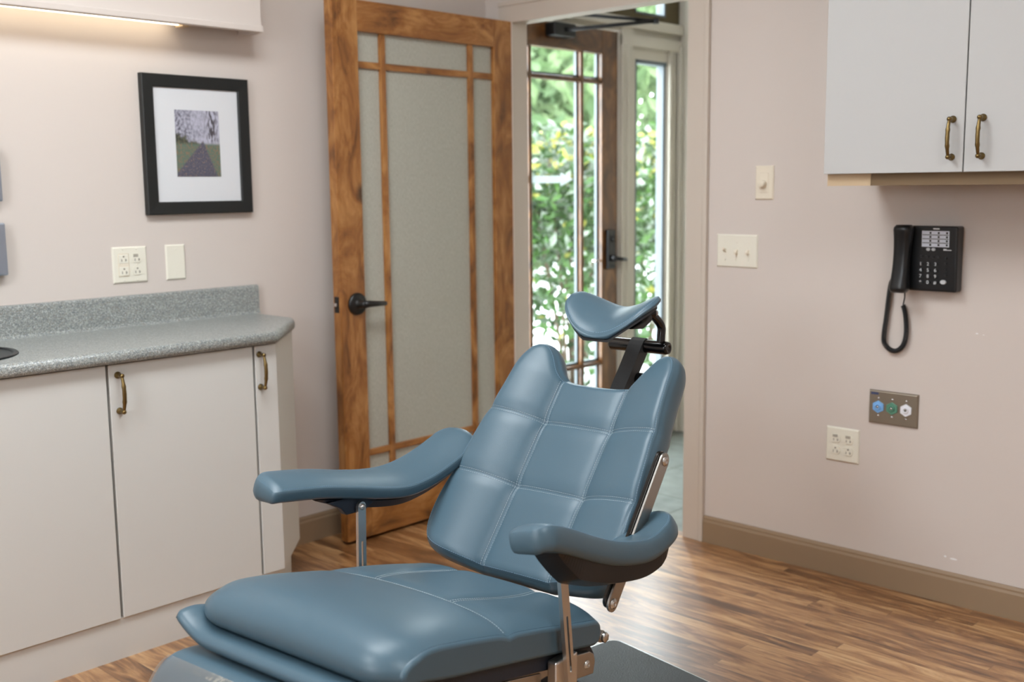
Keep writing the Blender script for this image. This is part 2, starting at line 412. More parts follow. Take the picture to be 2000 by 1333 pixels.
def box(name, a, b, mat, parent=None, bevel=0., seg=2): return MB().box(a, b, bevel, seg).build(name, mat, parent)
def struct(o, label, cat): return tag(o, label, cat, kind='structure')
def wall_with_hole(name, mat, o, u, v, w, U, V, holes, label, cat='wall'):
    """wall slab: origin o, axes u (len U), v (len V), thickness vector w; rectangular holes (u0,u1,v0,v1)"""
    us = sorted({0, U, *[h[0] for h in holes], *[h[1] for h in holes]}); vs = sorted({0, V, *[h[2] for h in holes], *[h[3] for h in holes]})
    o, u, v, w = map(Vector, (o, u, v, w)); bm = bmesh.new(); grid = {}
    def vert(i, j, k):
        key = (i, j, k)
        if key not in grid: grid[key] = bm.verts.new(o + u*us[i] + v*vs[j] + w*k)
        return grid[key]
    def solid(i, j):
        if i < 0 or j < 0 or i >= len(us)-1 or j >= len(vs)-1: return False
        cu, cv = (us[i]+us[i+1])/2, (vs[j]+vs[j+1])/2
        return not any(h[0] < cu < h[1] and h[2] < cv < h[3] for h in holes)
    for i in range(len(us)-1):
        for j in range(len(vs)-1):
            if not solid(i, j): continue
            for k in (0, 1): bm.faces.new([vert(i, j, k), vert(i+1, j, k), vert(i+1, j+1, k), vert(i, j+1, k)])
            for (di, dj, e) in ((-1, 0, ((i, j), (i, j+1))), (1, 0, ((i+1, j), (i+1, j+1))), (0, -1, ((i, j), (i+1, j))), (0, 1, ((i, j+1), (i+1, j+1)))):
                if not solid(i+di, j+dj): bm.faces.new([vert(*e[0], 0), vert(*e[1], 0), vert(*e[1], 1), vert(*e[0], 1)])
    bmesh.ops.recalc_face_normals(bm, faces=bm.faces[:])
    me = bpy.data.meshes.new(name); bm.to_mesh(me); bm.free()
    return struct(link(name, me, mat), label, cat)

# ------------------------------------------------------------------ room shell
XB, YB, ZC = -5.2, -5.2, 2.62      # far corner of the room behind the camera, ceiling
WT = .078                           # partition thickness at the doorway
OY0, OY1, OZ = -1.015, -.158, 1.96  # doorway
struct(box('floor', (XB, YB, -.05), (0.04, 0, 0), M['floor']), 'wood plank floor of the treatment room', 'floor')
wall_with_hole('wall_left', M['wall'], (XB, 0, 0), (1, 0, 0), (0, 0, 1), (0, .05, 0), -XB, ZC, [], 'beige wall carrying the framed picture')
wall_with_hole('wall_right', M['wall'], (0, YB, 0), (0, 1, 0), (0, 0, 1), (WT, 0, 0), -YB, ZC, [(OY0-YB, OY1-YB, 0, OZ)], 'beige wall with the doorway and the phone')
WY0, WY1, WZ0, WZ1 = -2.7, -1.7, 1.25, 2.2
wall_with_hole('wall_back', M['wall'], (XB, YB, 0), (0, 1, 0), (0, 0, 1), (-.1, 0, 0), -YB, ZC, [(WY0-YB, WY1-YB, WZ0, WZ1)], 'beige wall behind the camera with a small window')
wall_with_hole('wall_front', M['wall'], (XB, YB, 0), (1, 0, 0), (0, 0, 1), (0, -.1, 0), -XB, ZC, [], 'beige wall behind the camera without openings')
struct(box('ceiling', (XB, YB, ZC), (0, 0, ZC+.05), M['ceiling']), 'white ceiling of the treatment room', 'ceiling')
# window behind the camera
w2 = empty('window_2', 'white window in the wall behind the camera', 'window', (XB, (WY0+WY1)/2, WZ0), kind='structure')
fr = MB()
for y0, y1, z0, z1 in ((WY0, WY0+.05, WZ0, WZ1), (WY1-.05, WY1, WZ0, WZ1), (WY0, WY1, WZ0, WZ0+.05), (WY0, WY1, WZ1-.05, WZ1), ((WY0+WY1)/2-.025, (WY0+WY1)/2+.025, WZ0, WZ1)):
    fr.box((-.08, y0-(WY0+WY1)/2, z0-WZ0), (-.02, y1-(WY0+WY1)/2, z1-WZ0))
fr.build('window_frame', M['white_trim'], w2)

# baseboards: profile in (out, z)
def baseboard(name, p0, p1, nrm, label):
    prof = [(0, 0), (.0125, 0), (.0125, .078), (.0095, .086), (.0095, .092), (.006, .100), (0, .100)]
    p0, p1, nrm = Vector(p0), Vector(p1), Vector(nrm)
    rings = [[p + nrm*a + Vector((0, 0, z)) for a, z in prof] for p in (p0, p1)]
    return struct(MB().loft(rings, smooth=False).build(name, M['base']), label, 'baseboard')
baseboard('baseboard_right', (-.0005, -1.094, 0), (-.0005, YB+.02, 0), (-1, 0, 0), 'tan baseboard along the wall with the phone')
baseboard('baseboard_left', (-1.20, -.0005, 0), (-.02, -.0005, 0), (0, -1, 0), 'tan baseboard between the cabinets and the open door')
# doorway casing and jamb
j = MB()
j.box((-.001, OY1-.001, 0), (WT+.001, OY1+.016, OZ+.016)).box((-.001, OY0-.016, 0), (WT+.001, OY0+.001, OZ+.016)).box((-.001, OY0, OZ-.001), (WT+.001, OY1, OZ+.016))
struct(j.build('trim_1', M['trim']), 'painted jamb lining of the doorway', 'trim')
c = MB()
def casing(y0, y1, z0, z1):
    c.box((-.014, y0, z0), (0, y1, z1), .002)
casing(OY0-.078, OY0+.004, 0, OZ+.07); casing(OY1-.004, OY1+.070, 0, OZ+.07)
c.box((-.0135, OY0+.003, OZ-.004), (0, OY1-.003, OZ+.072), .002)
c.box((-.019, OY0-.084, 0), (0, OY0-.066, OZ+.078), .003).box((-.019, OY0-.084, OZ+.062), (0, OY1+.07, OZ+.080), .003)
struct(c.build('trim_2', M['trim']), 'beige casing around the doorway', 'trim')

# ------------------------------------------------------------------ room door (open, flat along the left wall)
DY, DT, DW, DZ0, DZ1 = -.158, .042, .913, .012, 1.960
dr = empty('door_1', 'knotty brown wooden door with frosted panes standing open along the left wall', 'door', (0, DY+DT/2, 0), kind='structure')
def dbx(m, s0, s1, z0, z1, th=DT, bev=.003):   # s measured from hinge toward free edge
    return m.box((-s1, -th/2, z0), (-s0, th/2, z1), bev)
dbx(MB(), .0005, .114, DZ0, DZ1).build('stile', M['wood_v'], dr)
dbx(MB(), DW-.114, DW, DZ0, DZ1).build('stile', M['wood_v'], dr)
dbx(MB(), .114, DW-.114, 1.852, DZ1).build('rail', M['wood_h'], dr)
dbx(MB(), .114, DW-.114, DZ0, .212).build('rail', M['wood_h'], dr)
for s in (.236, DW-.232):
    dbx(MB(), s-.013, s+.013, .212, 1.852, .030, .004).build('muntin', M['wood_v'], dr)
for z in (1.738, .3285):
    dbx(MB(), .114, DW-.114, z-.0125, z+.0125, .026, .004).build('muntin', M['wood_h'], dr)
gp = dbx(MB(), .108, DW-.108, .206, 1.858, .006, 0).build('glass_pane', M['frosted'], dr); tag(gp, 'frosted linen-textured glass panes')
h = MB(); hc = Vector((-(DW-.0735), -DT/2, .890))
h.lathe([(.0405, 0), (.0405, .004), (.038, .010), (.030, .012), (.018, .014), (.0135, .018), (.0135, .045), (.012, .052), (.0, .053)], hc, (0, -1, 0), 32)
h.tube([hc+Vector((-.004, -.044, .001)), hc+Vector((.02, -.046, .001)), hc+Vector((.05, -.046, -.001)), hc+Vector((.098, -.044, -.003))], [.0135, .0125, .0105, .0085], 14)
ho = h.build('handle', M['black_metal'], dr); tag(ho, 'black lever handle')
lp = MB().box((-DW-.0012, -.012, .862), (-DW+.001, .012, .920), .002).build('latch_plate', M['black_metal'], dr)
MB().box((-DW-.009, -.006, .884), (-DW, .007, .898), .003).build('latch_bolt', M['chrome'], lp)
hk = MB()
hk.lathe([(.0, 0), (.0405, 0), (.038, .010), (.018, .014), (.013, .03), (.0, .031)], hc+Vector((0, DT, 0)), (0, 1, 0), 24)
hk.tube([hc+Vector((0, DT+.026, 0)), hc+Vector((.098, DT+.026, -.003))], .009, 10)
hk.build('handle', M['black_metal'], dr)
# ------------------------------------------------------------------ vestibule beyond the doorway
EY, HX, HZ = .05, 1.45, 2.75        # exterior wall plane, right wall of the vestibule, its ceiling
struct(box('floor_vestibule', (.04, -3.2, -.05), (HX+.1, .20, 0), M['slate']), 'grey slate tile floor of the entrance vestibule', 'floor')
struct(box('ceiling_vestibule', (WT, -3.2, HZ), (HX+.1, .2, HZ+.05), M['beam']), 'dark timber ceiling of the entrance vestibule', 'ceiling')
DL, DR_ = .035, .949                 # exterior door leaf
SL0, SL1 = 1.085, 1.345              # sidelight
wall_with_hole('wall_entrance', M['white_trim'], (.0785, EY, 0), (1, 0, 0), (0, 0, 1), (0, .05, 0), HX-.0785+.1, 2.10,
               [(0, DR_+.008-.0785, 0, 2.035), (SL0-.0785, SL1-.0785, .26, 1.912)], 'white painted entrance wall around the outer door')
wall_with_hole('wall_transom', M['beam'], (.0785, EY+.004, 2.10), (1, 0, 0), (0, 0, 1), (0, .045, 0), HX-.0785+.1, HZ-2.10,
               [(SL0-.0785, 1.335-.0785, .03, .5)], 'dark timber band with a small transom pane above the outer door')
wall_with_hole('wall_vestibule', M['white_trim'], (HX, -3.2, 0), (0, 1, 0), (0, 0, 1), (.1, 0, 0), 3.25, HZ, [], 'pale wall at the right side of the vestibule')
wall_with_hole('wall_vestibule_end', M['wall'], (WT, -3.2, 0), (1, 0, 0), (0, 0, 1), (0, -.1, 0), HX-WT+.1, HZ, [], 'far end wall of the vestibule out of sight')
cs = MB()
cs.box((DR_+.012, EY-.018, 0), (SL0-.035, EY, 2.08), .004).box((DR_+.045, EY-.026, 0), (SL0-.065, EY-.016, 2.0), .004)
cs.box((SL1+.008, EY-.018, 0), (SL1+.034, EY, 2.0), .004).box((SL1+.048, EY-.012, 0), (SL1+.066, EY, 2.0), .004).box((SL1+.080, EY-.03, 0), (HX, EY, 2.0), .006)
cs.box((DR_+.012, EY-.022, 1.965), (HX, EY, 2.02), .005).box((.09, EY-.03, 2.05), (HX, EY, 2.10), .006)
cs.box((HX-.018, -.25, 0), (HX, -.11, 2.10), .004)
struct(cs.build('trim_3', M['white_trim']), 'white vertical mouldings around the sidelight', 'trim')
sl = empty('window_1', 'tall narrow sidelight window right of the outer door', 'window', ((SL0+SL1)/2, EY+.020, .26), kind='structure')
f = MB()
hwid = (SL1-SL0)/2
for a, b in (((-hwid, -.02, 0), (-hwid+.012, .03, 1.652)), ((hwid-.016, -.012, 0), (hwid, .03, 1.652)), ((-hwid, -.02, 0), (hwid, .03, .02)), ((-hwid, -.02, 1.635), (hwid, .03, 1.652))): f.box(a, b)
f.build('window_frame', M['bead'], sl)
MB().box((-hwid+.01, .004, .015), (hwid-.01, .010, 1.64)).build('glass_pane', M['glass'], sl)
tw = empty('window_3', 'small transom pane above the sidelight', 'window', ((SL0+1.335)/2, EY+.020, 2.13), kind='structure')
f = MB()
hw2 = (1.335-SL0)/2
for a, b in (((-hw2, -.02, 0), (-hw2+.008, .03, .47)), ((hw2-.014, -.02, 0), (hw2, .03, .47)), ((-hw2, -.02, 0), (hw2, .03, .01)), ((-hw2, -.02, .455), (hw2, .03, .47))): f.box(a, b)
f.build('window_frame', M['bead'], tw)
MB().box((-hw2+.006, .004, .008), (hw2-.006, .010, .46)).build('glass_pane', M['glass'], tw)

# outer door
ED = empty('door_2', 'closed brown wooden outer door with clear panes seen through the doorway', 'door', (DL, EY+.025, 0), kind='structure')
W_ = DR_-DL
def ebx(s0, s1, z0, z1, th=.044, bev=.003): return MB().box((s0, -th/2, z0), (s1, th/2, z1), bev)
ebx(.0, .115, .015, 2.028).build('stile', M['dwood_v'], ED); ebx(W_-.117, W_, .015, 2.028).build('stile', M['dwood_v'], ED)
ebx(.115, W_-.117, 1.918, 2.028).build('rail', M['dwood_h'], ED); ebx(.115, W_-.117, .015, .30).build('rail', M['dwood_h'], ED)
for x in (.298, .657): ebx(x-.010, x+.010, .30, 1.918, .034).build('muntin', M['dwood_v'], ED)
for z in (1.789, .442): ebx(.115, W_-.117, z-.010, z+.010, .030).build('muntin', M['dwood_h'], ED)
g = ebx(.11, W_-.11, .29, 1.925, .006, 0).build('glass_pane', M['glass'], ED)
b = MB()
for x0, x1 in ((.115, .288), (.308, .647), (.667, W_-.117)):   # pale glazing beads round each pane
    for z0, z1 in ((.30, .432), (.452, 1.779), (1.799, 1.918)):
        for q in ((x0, x0+.006, z0, z1), (x1-.010, x1, z0, z1), (x0, x1, z0, z0+.012)):
            b.box((q[0], .004, q[2]), (q[1], .018, q[3]))
tag(b.build('glazing_bead', M['bead'], ED), 'pale glazing beads')
ar = MB().prism([Vector((x-DL, -.0045, z)) for x, z in ((.30, 1.317), (.548, 1.317), (.548, 1.300), (.640, 1.334), (.548, 1.366), (.548, 1.350), (.30, 1.350))], (0, .001, 0)).build('arrow_decal', M['decal'], ED)
tag(ar, 'white arrow decal pointing right')
lk = MB().box((.822-DL+.035, -.042, .902), (.822-DL+.092, -.022, 1.090), .004).build('lock_plate', M['black_metal'], ED)
MB().lathe([(.016, 0), (.016, .02), (.01, .03), (0, .031)], (.822-DL+.063, -.04, .955), (0, -1, 0), 18).tube([(.822-DL+.063, -.066, .952), (.822-DL+.145, -.066, .944)], [.010, .008], 10).build('handle', M['black_metal'], lk)
MB().lathe([(.012, 0), (.012, .012), (0, .014)], (.822-DL+.063, -.04, 1.045), (0, -1, 0), 18).build('thumb_turn', M['black_gloss'], lk)
MB().box((W_-.115-.04, -.012, .938), (W_-.115-.006, .010, .948), .003).build('outer_handle', M['chrome'], ED)
cl = empty('door_closer', 'black closer arm on top of the outer wooden door', 'door closer', (.47, EY, 1.99))
MB().box((-.045, -.06, -.028), (.10, 0.002, .030), .006).build('closer_body', M['black_metal'], cl)
ca = MB().tube([(.03, -.062, .0), (.37, -.30, .045)], .009, 10)
ca.tube([(.37, -.30, .045), (.10, -.03, .080)], .008, 10).lathe([(.014, -.012), (.014, .012)], (.37, -.30, .045), (0, 0, 1), 14)
ca.build('closer_arm', M['black_metal'], cl)

# ------------------------------------------------------------------ base cabinets along the left wall
CY = -.465
def pull(parent, c, out, length=.100, name='handle'):
    """antique bow pull: c = centre on the door face (local), out = outward unit vector"""
    c, out = Vector(c), Vector(out); up = Vector((0, 0, 1)); m = MB()
    for s in (-1, 1):
        p = c + up*s*length/2
        m.lathe([(.0095, 0), (.0095, .003), (.0055, .006), (.0048, .018), (.0062, .022), (.0062, .028), (.003, .031), (0, .0315)], p, out, 16)
    n = 14; path = []; rad = []
    for i in range(n+1):
        u = i/n*2-1
        path.append(c + up*u*length/2 + out*(.024 + .010*(1-u*u)))
        rad.append(.0036 + .0022*(1-abs(u))**.6 + (.0012 if abs(abs(u)-.45) < .06 else 0))
    m.tube(path, rad, 10)
    return m.build(name, M['brass'], parent)
def base_cab(x0, x1, label, handle_x, door=True):
    c = empty('base_cabinet', label, 'cabinet', ((x0+x1)/2, CY, 0)); w = (x1-x0)/2
    cb = MB(); cb.box((-w, .022, .118), (w, .034, .838)).box((-w, -CY-.012, .118), (w, -CY-.001, .838)).box((-w, .03, .118), (-w+.016, -CY-.01, .838)).box((w-.016, .03, .118), (w, -CY-.01, .838)).box((-w, .03, .118), (w, -CY-.01, .134)).box((-w, .008, .0), (w, -CY-.001, .119))
    cb.build('cabinet_body', M['cab'], c)
    d = MB().box((-w+.004, 0, .119), (w-.004, .020, .8365), .002).build('door', M['cab'], c)
    if handle_x is not None: pull(d, (handle_x-(x0+x1)/2, 0, .757), (0, -1, 0))
    return c
base_cab(-2.56, -1.945, 'pale grey base cabinet at the left edge of the photo, under the sink', None)
cB = base_cab(-1.945, -1.4815, 'wide pale grey base cabinet with one brass pull, between the sink and corner cabinets', -1.9165)
MB().box((-.02+.172, -.004, .8372), (.172+.03, .012, .8405)).build('bumper', M['black_metal'], cB)
cC = empty('base_cabinet', 'narrow pale grey corner cabinet with an angled end beside the open door', 'cabinet', (-1.42, CY, 0))
ox = 1.42; oy = -CY
cb = MB()
foot = [(-1.4815, -.443), (-1.408, -.443), (-1.2, -.235), (-1.2, -.001), (-1.4815, -.001)]
cb.prism([Vector((x+ox, y+oy, .118)) for x, y in foot], (0, 0, .720))
cb.prism([Vector((x+ox, y+oy, 0)) for x, y in [(-1.4815, -.457), (-1.42, -.457), (-1.25, -.28), (-1.25, -.001), (-1.4815, -.001)]], (0, 0, .119))
cb.build('cabinet_body', M['cab'], cC)
d = MB().prism([Vector((x+ox, y+oy, .119)) for x, y in [(-1.4775, -.465), (-1.402, -.465), (-1.41, -.445), (-1.4775, -.445)]], (0, 0, .7175), .0015).build('door', M['cab'], cC)
pull(d, (-1.463+ox, 0, .760), (0, -1, 0))
MB().prism([Vector((x+ox, y+oy, .119)) for x, y in [(-1.402, -.465), (-1.193, -.254), (-1.2, -.24), (-1.41, -.445)]], (0, 0, .7175), .0015).build('end_panel', M['cab'], cC)

# countertop with round sink cut-out
ct = empty('countertop', 'grey speckled countertop with backsplash along the left wall', 'countertop', (-1.9, -.25, .877))
def P(x, y, z=0): return Vector((x+1.9, y+.25, z))
outer = [(-2.6, -.002), (-2.6, -.478), (-1.418, -.478), (-1.201, -.262), (-1.178, -.225), (-1.178, -.002)]
SC, SR = (-2.284, -.243), .172
bm = bmesh.new()
ov = [bm.verts.new(P(*p)) for p in outer]; oe = [bm.edges.new((ov[i], ov[(i+1) % len(ov)])) for i in range(len(ov))]
cv = [bm.verts.new(P(SC[0]+SR*math.cos(a), SC[1]+SR*math.sin(a))) for a in np.linspace(0, 2*PI, 49)[:-1]]
ce = [bm.edges.new((cv[i], cv[(i+1) % 48])) for i in range(48)]
bmesh.ops.triangle_fill(bm, use_beauty=True, use_dissolve=False, edges=oe+ce)
cin = [bm.verts.new(v.co+Vector((0, 0, -.036))) for v in cv]
for i in range(48): bm.faces.new((cv[i], cv[(i+1) % 48], cin[(i+1) % 48], cin[i]))
# rolled front edge
def offs(poly, d):
    n = len(poly); res = []
    for i in range(n):
        a, b, c_ = (Vector(poly[i-1]), Vector(poly[i]), Vector(poly[(i+1) % n]))
        e1 = (b-a).normalized(); e2 = (c_-b).normalized(); n1 = Vector((e1.y, -e1.x)); n2 = Vector((e2.y, -e2.x))
        k = (n1+n2); k = k/(1+n1.dot(n2)); q = b + k*d
        res.append((q.x, min(q.y, -.002)))
    return res
prev = ov
for d, z in ((.005, -.0012), (.009, -.004), (.0115, -.009), (.0125, -.016), (.0125, -.026), (.010, -.032), (.004, -.036), (-.03, -.036)):
    ring = [bm.verts.new(P(x, y, z)) for x, y in offs(outer, d)]
    for i in range(len(ring)):
        f = bm.faces.new((prev[i], prev[(i+1) % len(ring)], ring[(i+1) % len(ring)], ring[i])); f.smooth = True
    prev = ring
bmesh.ops.recalc_face_normals(bm, faces=bm.faces[:])
me = bpy.data.meshes.new('top'); bm.to_mesh(me); bm.free(); link('top', me, M['counter'], ct)
prof = [(-.002, .0), (-.030, .0), (-.024, .003), (-.021, .010), (-.020, .09), (-.018, .0965), (-.012, .0985), (-.002, .0985)]
bs = MB().loft([[P(x, y, z) for y, z in prof] for x in (-2.6, -1.164, -1.161, -1.16)], smooth=False)
tag(bs.build('backsplash', M['counter'], ct), 'speckled backsplash')
sk = empty('sink', 'round steel sink with a dark rim set in the grey counter at the left edge', 'sink', (SC[0], SC[1], .877))
MB().lathe([(SR+.012, .0006), (SR+.010, .004), (SR+.002, .005), (SR-.004, .002), (SR-.006, -.03), (SR-.03, -.10), (.03, -.115), (0, -.116)], (0, 0, 0), (0, 0, 1), 48).build('bowl', simple('dark_steel', (60, 64, 68), .3, metal=1.), sk)
tl = MB().lathe([(.018, 0), (.018, .006), (.011, .02), (.011, .10), (0, .101)], (-.02, .20, .0), (0, 0, 1), 18)
tl.tube([(-.02, .20, .1), (-.02, .20, .2), (-.02, .17, .25), (-.02, .10, .26), (-.02, .06, .23)], .010, 12).build('faucet', M['chrome'], sk)

# ------------------------------------------------------------------ lighting valance over the counter
vl = empty('light_valance', 'beige painted light valance along the top of the left wall', 'valance', (-1.9, 0, 1.82))
VX = -1.163+1.9
MB().box((-.75, -.108, .016), (VX-.002, -.094, .60)).build('fascia', M['wall'], vl)
vlp = MB(); vlp.box((-.75, -.120, -.002), (VX, -.094, .018), .003)
vlp.build('bottom_lip', M['wall'], vl)
MB().box((VX-.022, -.095, -.004), (VX-.002, -.0005, .60)).build('end_panel', M['wall'], vl)
MB().box((-.75, -.095, .10), (VX-.02, -.0005, .115)).build('top_board', M['wall'], vl)
fl = empty('tube_light', 'glowing fluorescent tube light behind the left valance', 'light', (-2.05, -.055, 1.83))
MB().box((-.6, -.03, .02), (.64, .03, .088), .004).build('housing', M['ivory'], fl)
MB().tube([(-.58, 0, .004), (.61, 0, .004)], .013, 14).build('tube', M['tube'], fl)
for x in (-.59, .625): MB().box((x-.012, -.024, -.014), (x+.012, .024, .03), .003).build('end_socket', M['tan'], fl)

# ------------------------------------------------------------------ wall-hung things, left wall
pf = empty('framed_picture', 'black framed photograph of an autumn footpath on the left wall', 'picture', (-1.3635, 0, 1.449))
PW, PH, FB = .1945, .2225, .0405
outer_ = [(-PW, -PH), (PW, -PH), (PW, PH), (-PW, PH)]
def frame_mesh():
    m = MB(); prof = [(0, -.001), (0, -.021), (.003, -.0235), (FB-.003, -.021), (FB, -.018), (FB, -.006), (FB-.006, -.001)]
    rings = []
    for sx_, sz_ in ((-1, -1), (1, -1), (1, 1), (-1, 1), (-1, -1)):
        rings.append([Vector((sx_*(PW-a), y, sz_*(PH-a))) for a, y in prof])
    m.loft(rings, caps=False, smooth=False); return m
frame_mesh().build('frame', M['frame'], pf)
MB().box((-PW+.03, -.013, -PH+.03), (PW-.03, -.008, PH-.03)).build('mat_board', M['mat'], pf)
MB().box((-.081, -.0142, -.101), (.0800, -.0128, .113)).build('photo_print', M['print'], pf)
pf.children[-1].location.x = .0; 

def plate(name, label, cat, loc, rz, w, h, mat, group=None, th=.006):
    e = empty(name, label, cat, loc, rz, group)
    t = MB()
    a, b = w/2, h/2
    rings = [[Vector((sx_*x, y, sz_*z)) for sx_, sz_ in ((-1, -1), (1, -1), (1, 1), (-1, 1))] for x, z, y in ((a, b, -.0005), (a, b, -.002), (a-.003, b-.003, -th+.0008), (a-.0045, b-.0045, -th))]
    t.loft(rings, smooth=False); t.build('plate', mat, e); return e
def screw(par, x, z, y=-.006, r=.0028, mat='ivory'):
    MB().lathe([(r, 0), (r, .0008), (r*.5, .0014), (0, .0015)], (x, y, z), (0, -1, 0), 12).build('screw', M[mat], par)
def receptacle(par, x, z, square=False, gfci=False):
    m = MB()
    if square: m.box((x-.0165, -.0085, z-.0145), (x+.0165, -.005, z+.0145), .002)
    else:
        m.prism([Vector((x+.0172*max(-1, min(1, math.cos(a)*1.25)) if False else x+.0165*math.cos(a), -.0085, z+max(-.0135, min(.0135, .0165*math.sin(a))))) for a in np.linspace(0, 2*PI, 33)[:-1]], (0, .004, 0))
    r = m.build('receptacle', M['ivory'], par)
    s = MB(); y0, y1 = -.0090, -.0080
    s.box((x-.0078, y0, z-.008), (x-.0056, y1, z+.000)).box((x+.0052, y0, z-.0085), (x+.0076, y1, z+.0005)).box((x+.0076, y0, z-.0052), (x+.0102, y1, z-.0030))
    s.lathe([(.0028, 0), (.0028, .001)], (x, -.008, z+.0072), (0, -1, 0), 12)
    s.build('slot', M['slot'], r); return r
o1 = plate('wall_outlet', 'ivory four-socket outlet plate on the left wall above the counter', 'outlet', (-1.6223, 0, 1.0717), 0, .1165, .1145, M['ivory'])
MB().box((-.0405, -.0078, -.036), (-.0045, -.005, .036), .003).build('receptacle_face', M['cream'], o1)
for z in (.0195, -.0195):
    receptacle(o1, -.0225, z, True); receptacle(o1, .0225, z)
for z in (.049, -.049): screw(o1, -.0225, z); screw(o1, .0225, z)
screw(o1, .0225, 0)
MB().box((.0105, -.0096, .0245), (.0265, -.0085, .0335)).build('socket_marking', M['marking'], o1)
o2 = plate('blank_wall_plate', 'ivory blank cover plate right of the four-socket outlet on the left wall', 'cover plate', (-1.4625, 0, 1.0712), 0, .070, .1145, M['ivory'])
for z in (.041, -.041): screw(o2, 0, z)
for zc, lab in ((1.354, 'upper grey steel dispenser box at the left edge of the photo'), (1.141, 'lower grey steel dispenser box at the left edge of the photo, above the counter')):
    e = empty('wall_dispenser', lab, 'dispenser', (-2.131, 0, zc), group='steel dispensers')
    MB().box((-.12, -.030, -.076), (.12, -.0005, .076), .005, 3).build('case', simple('blue_grey_steel', (168, 176, 190), .38, metal=.8), e)
    MB().box((-.07, -.0312, -.02), (.07, -.0292, .025), .0005).build('slot', M['slot'], e)

# ------------------------------------------------------------------ wall-hung things, right wall (local x runs toward -y)
RZ = -PI/2
d1 = plate('dimmer_switch', 'cream dimmer switch plate with a round knob, above the triple switch', 'switch', (0, -1.3208, 1.3077), RZ, .070, .1145, M['cream'])
MB().box((-.0165, -.0075, -.034), (.0165, -.005, .034), .002).build('cover_insert', M['cream'], d1)
MB().lathe([(.0135, 0), (.0135, .004), (.0115, .017), (.009, .0185), (0, .019)], (-.002, -.0075, -.004), (0, -1, 0), 24).build('knob', M['cream'], d1)
for z in (.048, -.051): screw(d1, 0, z, mat='cream')
t3 = plate('light_switch', 'ivory triple toggle switch plate beside the doorway', 'switch', (0, -1.2182, 1.0734), RZ, .163, .1145, M['ivory'])
for i, x in enumerate((-.046, 0, .046)):
    MB().box((x-.0055, -.0072, -.0125), (x+.0055, -.005, .0125), .001).build('toggle_bezel', M['ivory'], t3)
    up = -1 if i else 1
    MB().loft([[Vector((x-a, -.0065, b)), Vector((x+a, -.0065, b)), Vector((x+a, -.0065, -b)), Vector((x-a, -.0065, -b))] if k == 0 else
               [Vector((x-a, -.0065-.013, b+up*.0075)), Vector((x+a, -.0065-.013, b+up*.0075)), Vector((x+a, -.0065-.013, -b+up*.0075)), Vector((x-a, -.0065-.013, -b+up*.0075))] for k, (a, b) in enumerate(((.0046, .0062), (.0038, .0036)))], smooth=False).build('toggle', M['cream'], t3)
    for z in (.030, -.030): screw(t3, x, z)
o4 = plate('wall_outlet', 'ivory four-socket outlet plate low on the right wall, below the gas outlet', 'outlet', (0, -1.6331, .4478), RZ, .1165, .1145, M['ivory'])
for x in (-.0225, .0225):
    for z in (.0195, -.0195): receptacle(o4, x, z)
    MB().box((x-.010, -.0096, .0245), (x+.007, -.0085, .0335)).build('socket_marking', M['marking'], o4)
gs = plate('gas_outlet', 'steel medical gas outlet plate with blue, green and white hexagonal ports', 'gas outlet', (0, -1.802, .592), RZ, .162, .108, simple('warm_steel', (150, 140, 126), .42, metal=.75), th=.009)
for x, mt in ((-.0475, 'blue_out'), (-.002, 'green_out'), (.0440, 'white_out')):
    hx = [(x+.0205*math.cos(a), .0205*math.sin(a)+.001) for a in np.linspace(PI/2, 2.5*PI, 7)[:-1]]
    pt = MB().prism([Vector((a, -.013, z)) for a, z in hx], (0, .006, 0), .001).lathe([(.010, 0), (.010, .003), (.006, .004), (.006, .002), (0, .001)], (x, -.013, .001), (0, -1, 0), 18).build('gas_port', M[mt], gs)
    MB().lathe([(.0035, 0), (.0035, .0042), (0, .0043)], (x, -.013, .001), (0, -1, 0), 12).build('nozzle', M['slot'] if mt == 'white_out' else M['chrome'], pt)
    for z in (.029, -.028): screw(gs, x, z, -.009, .004, 'chrome')
MB().box((-.073, -.0094, .040), (-.048, -.0088, .047)).build('maker_mark', simple('navy_print', (60, 72, 110), .5), gs)
# small chips of missing paint on the wall belong to the wall surface
ch = MB()
for y, z, a, b in ((-1.986, .146, .004, .003), (-2.012, .143, .012, .003), (-2.05, .8535, .004, .002), (-2.07, .851, .003, .001)):
    ch.prism([Vector((-.0004, y+a*math.cos(t), z+b*math.sin(t))) for t in np.linspace(0, 2*PI, 9)[:-1]], (.0003, 0, 0))
struct(ch.build('wall_right_paint_chip', simple('bare_plaster', (238, 238, 238), .9)), 'small white scuffs low on the right wall', 'wall')

# wall phone
ph = empty('wall_phone', 'black corded push-button phone hanging on the right wall', 'phone', (0, -1.908, 1.075), RZ)
def R2(x, z): return x, z
bd = MB().prism([Vector((-.062, -.001, .098)), Vector((-.062, -.052, .098)), Vector((-.062, -.044, -.099)), Vector((-.062, -.001, -.099))][::1], (.153, 0, 0), .006, 3)
pb = bd.build('phone_body', M['phone'], ph)
def face(x, z, d=0): return Vector((x, -.048-.0040*(z/.098)-d, z))
def pad(m, x0, x1, z0, z1, d0, d1):
    m.loft([[face(x0, z0, d0), face(x1, z0, d0), face(x1, z1, d0), face(x0, z1, d0)], [face(x0, z0, d1), face(x1, z0, d1), face(x1, z1, d1), face(x0, z1, d1)]], smooth=False)
cd = MB(); pad(cd, -.016, .067, .036, .084, -.001, .0012); tag(cd.build('index_card', M['paper'], pb), 'white speed-dial card')
dk = MB()
for z in (.048, .060, .072): pad(dk, -.014, .065, z-.0010, z+.0010, .0010, .0018)
for x in (.010, .035, .060):
    for z in (.042, .054, .066, .078): pad(dk, x-.0025, x+.003, z-.003, z+.003, .0010, .0018)
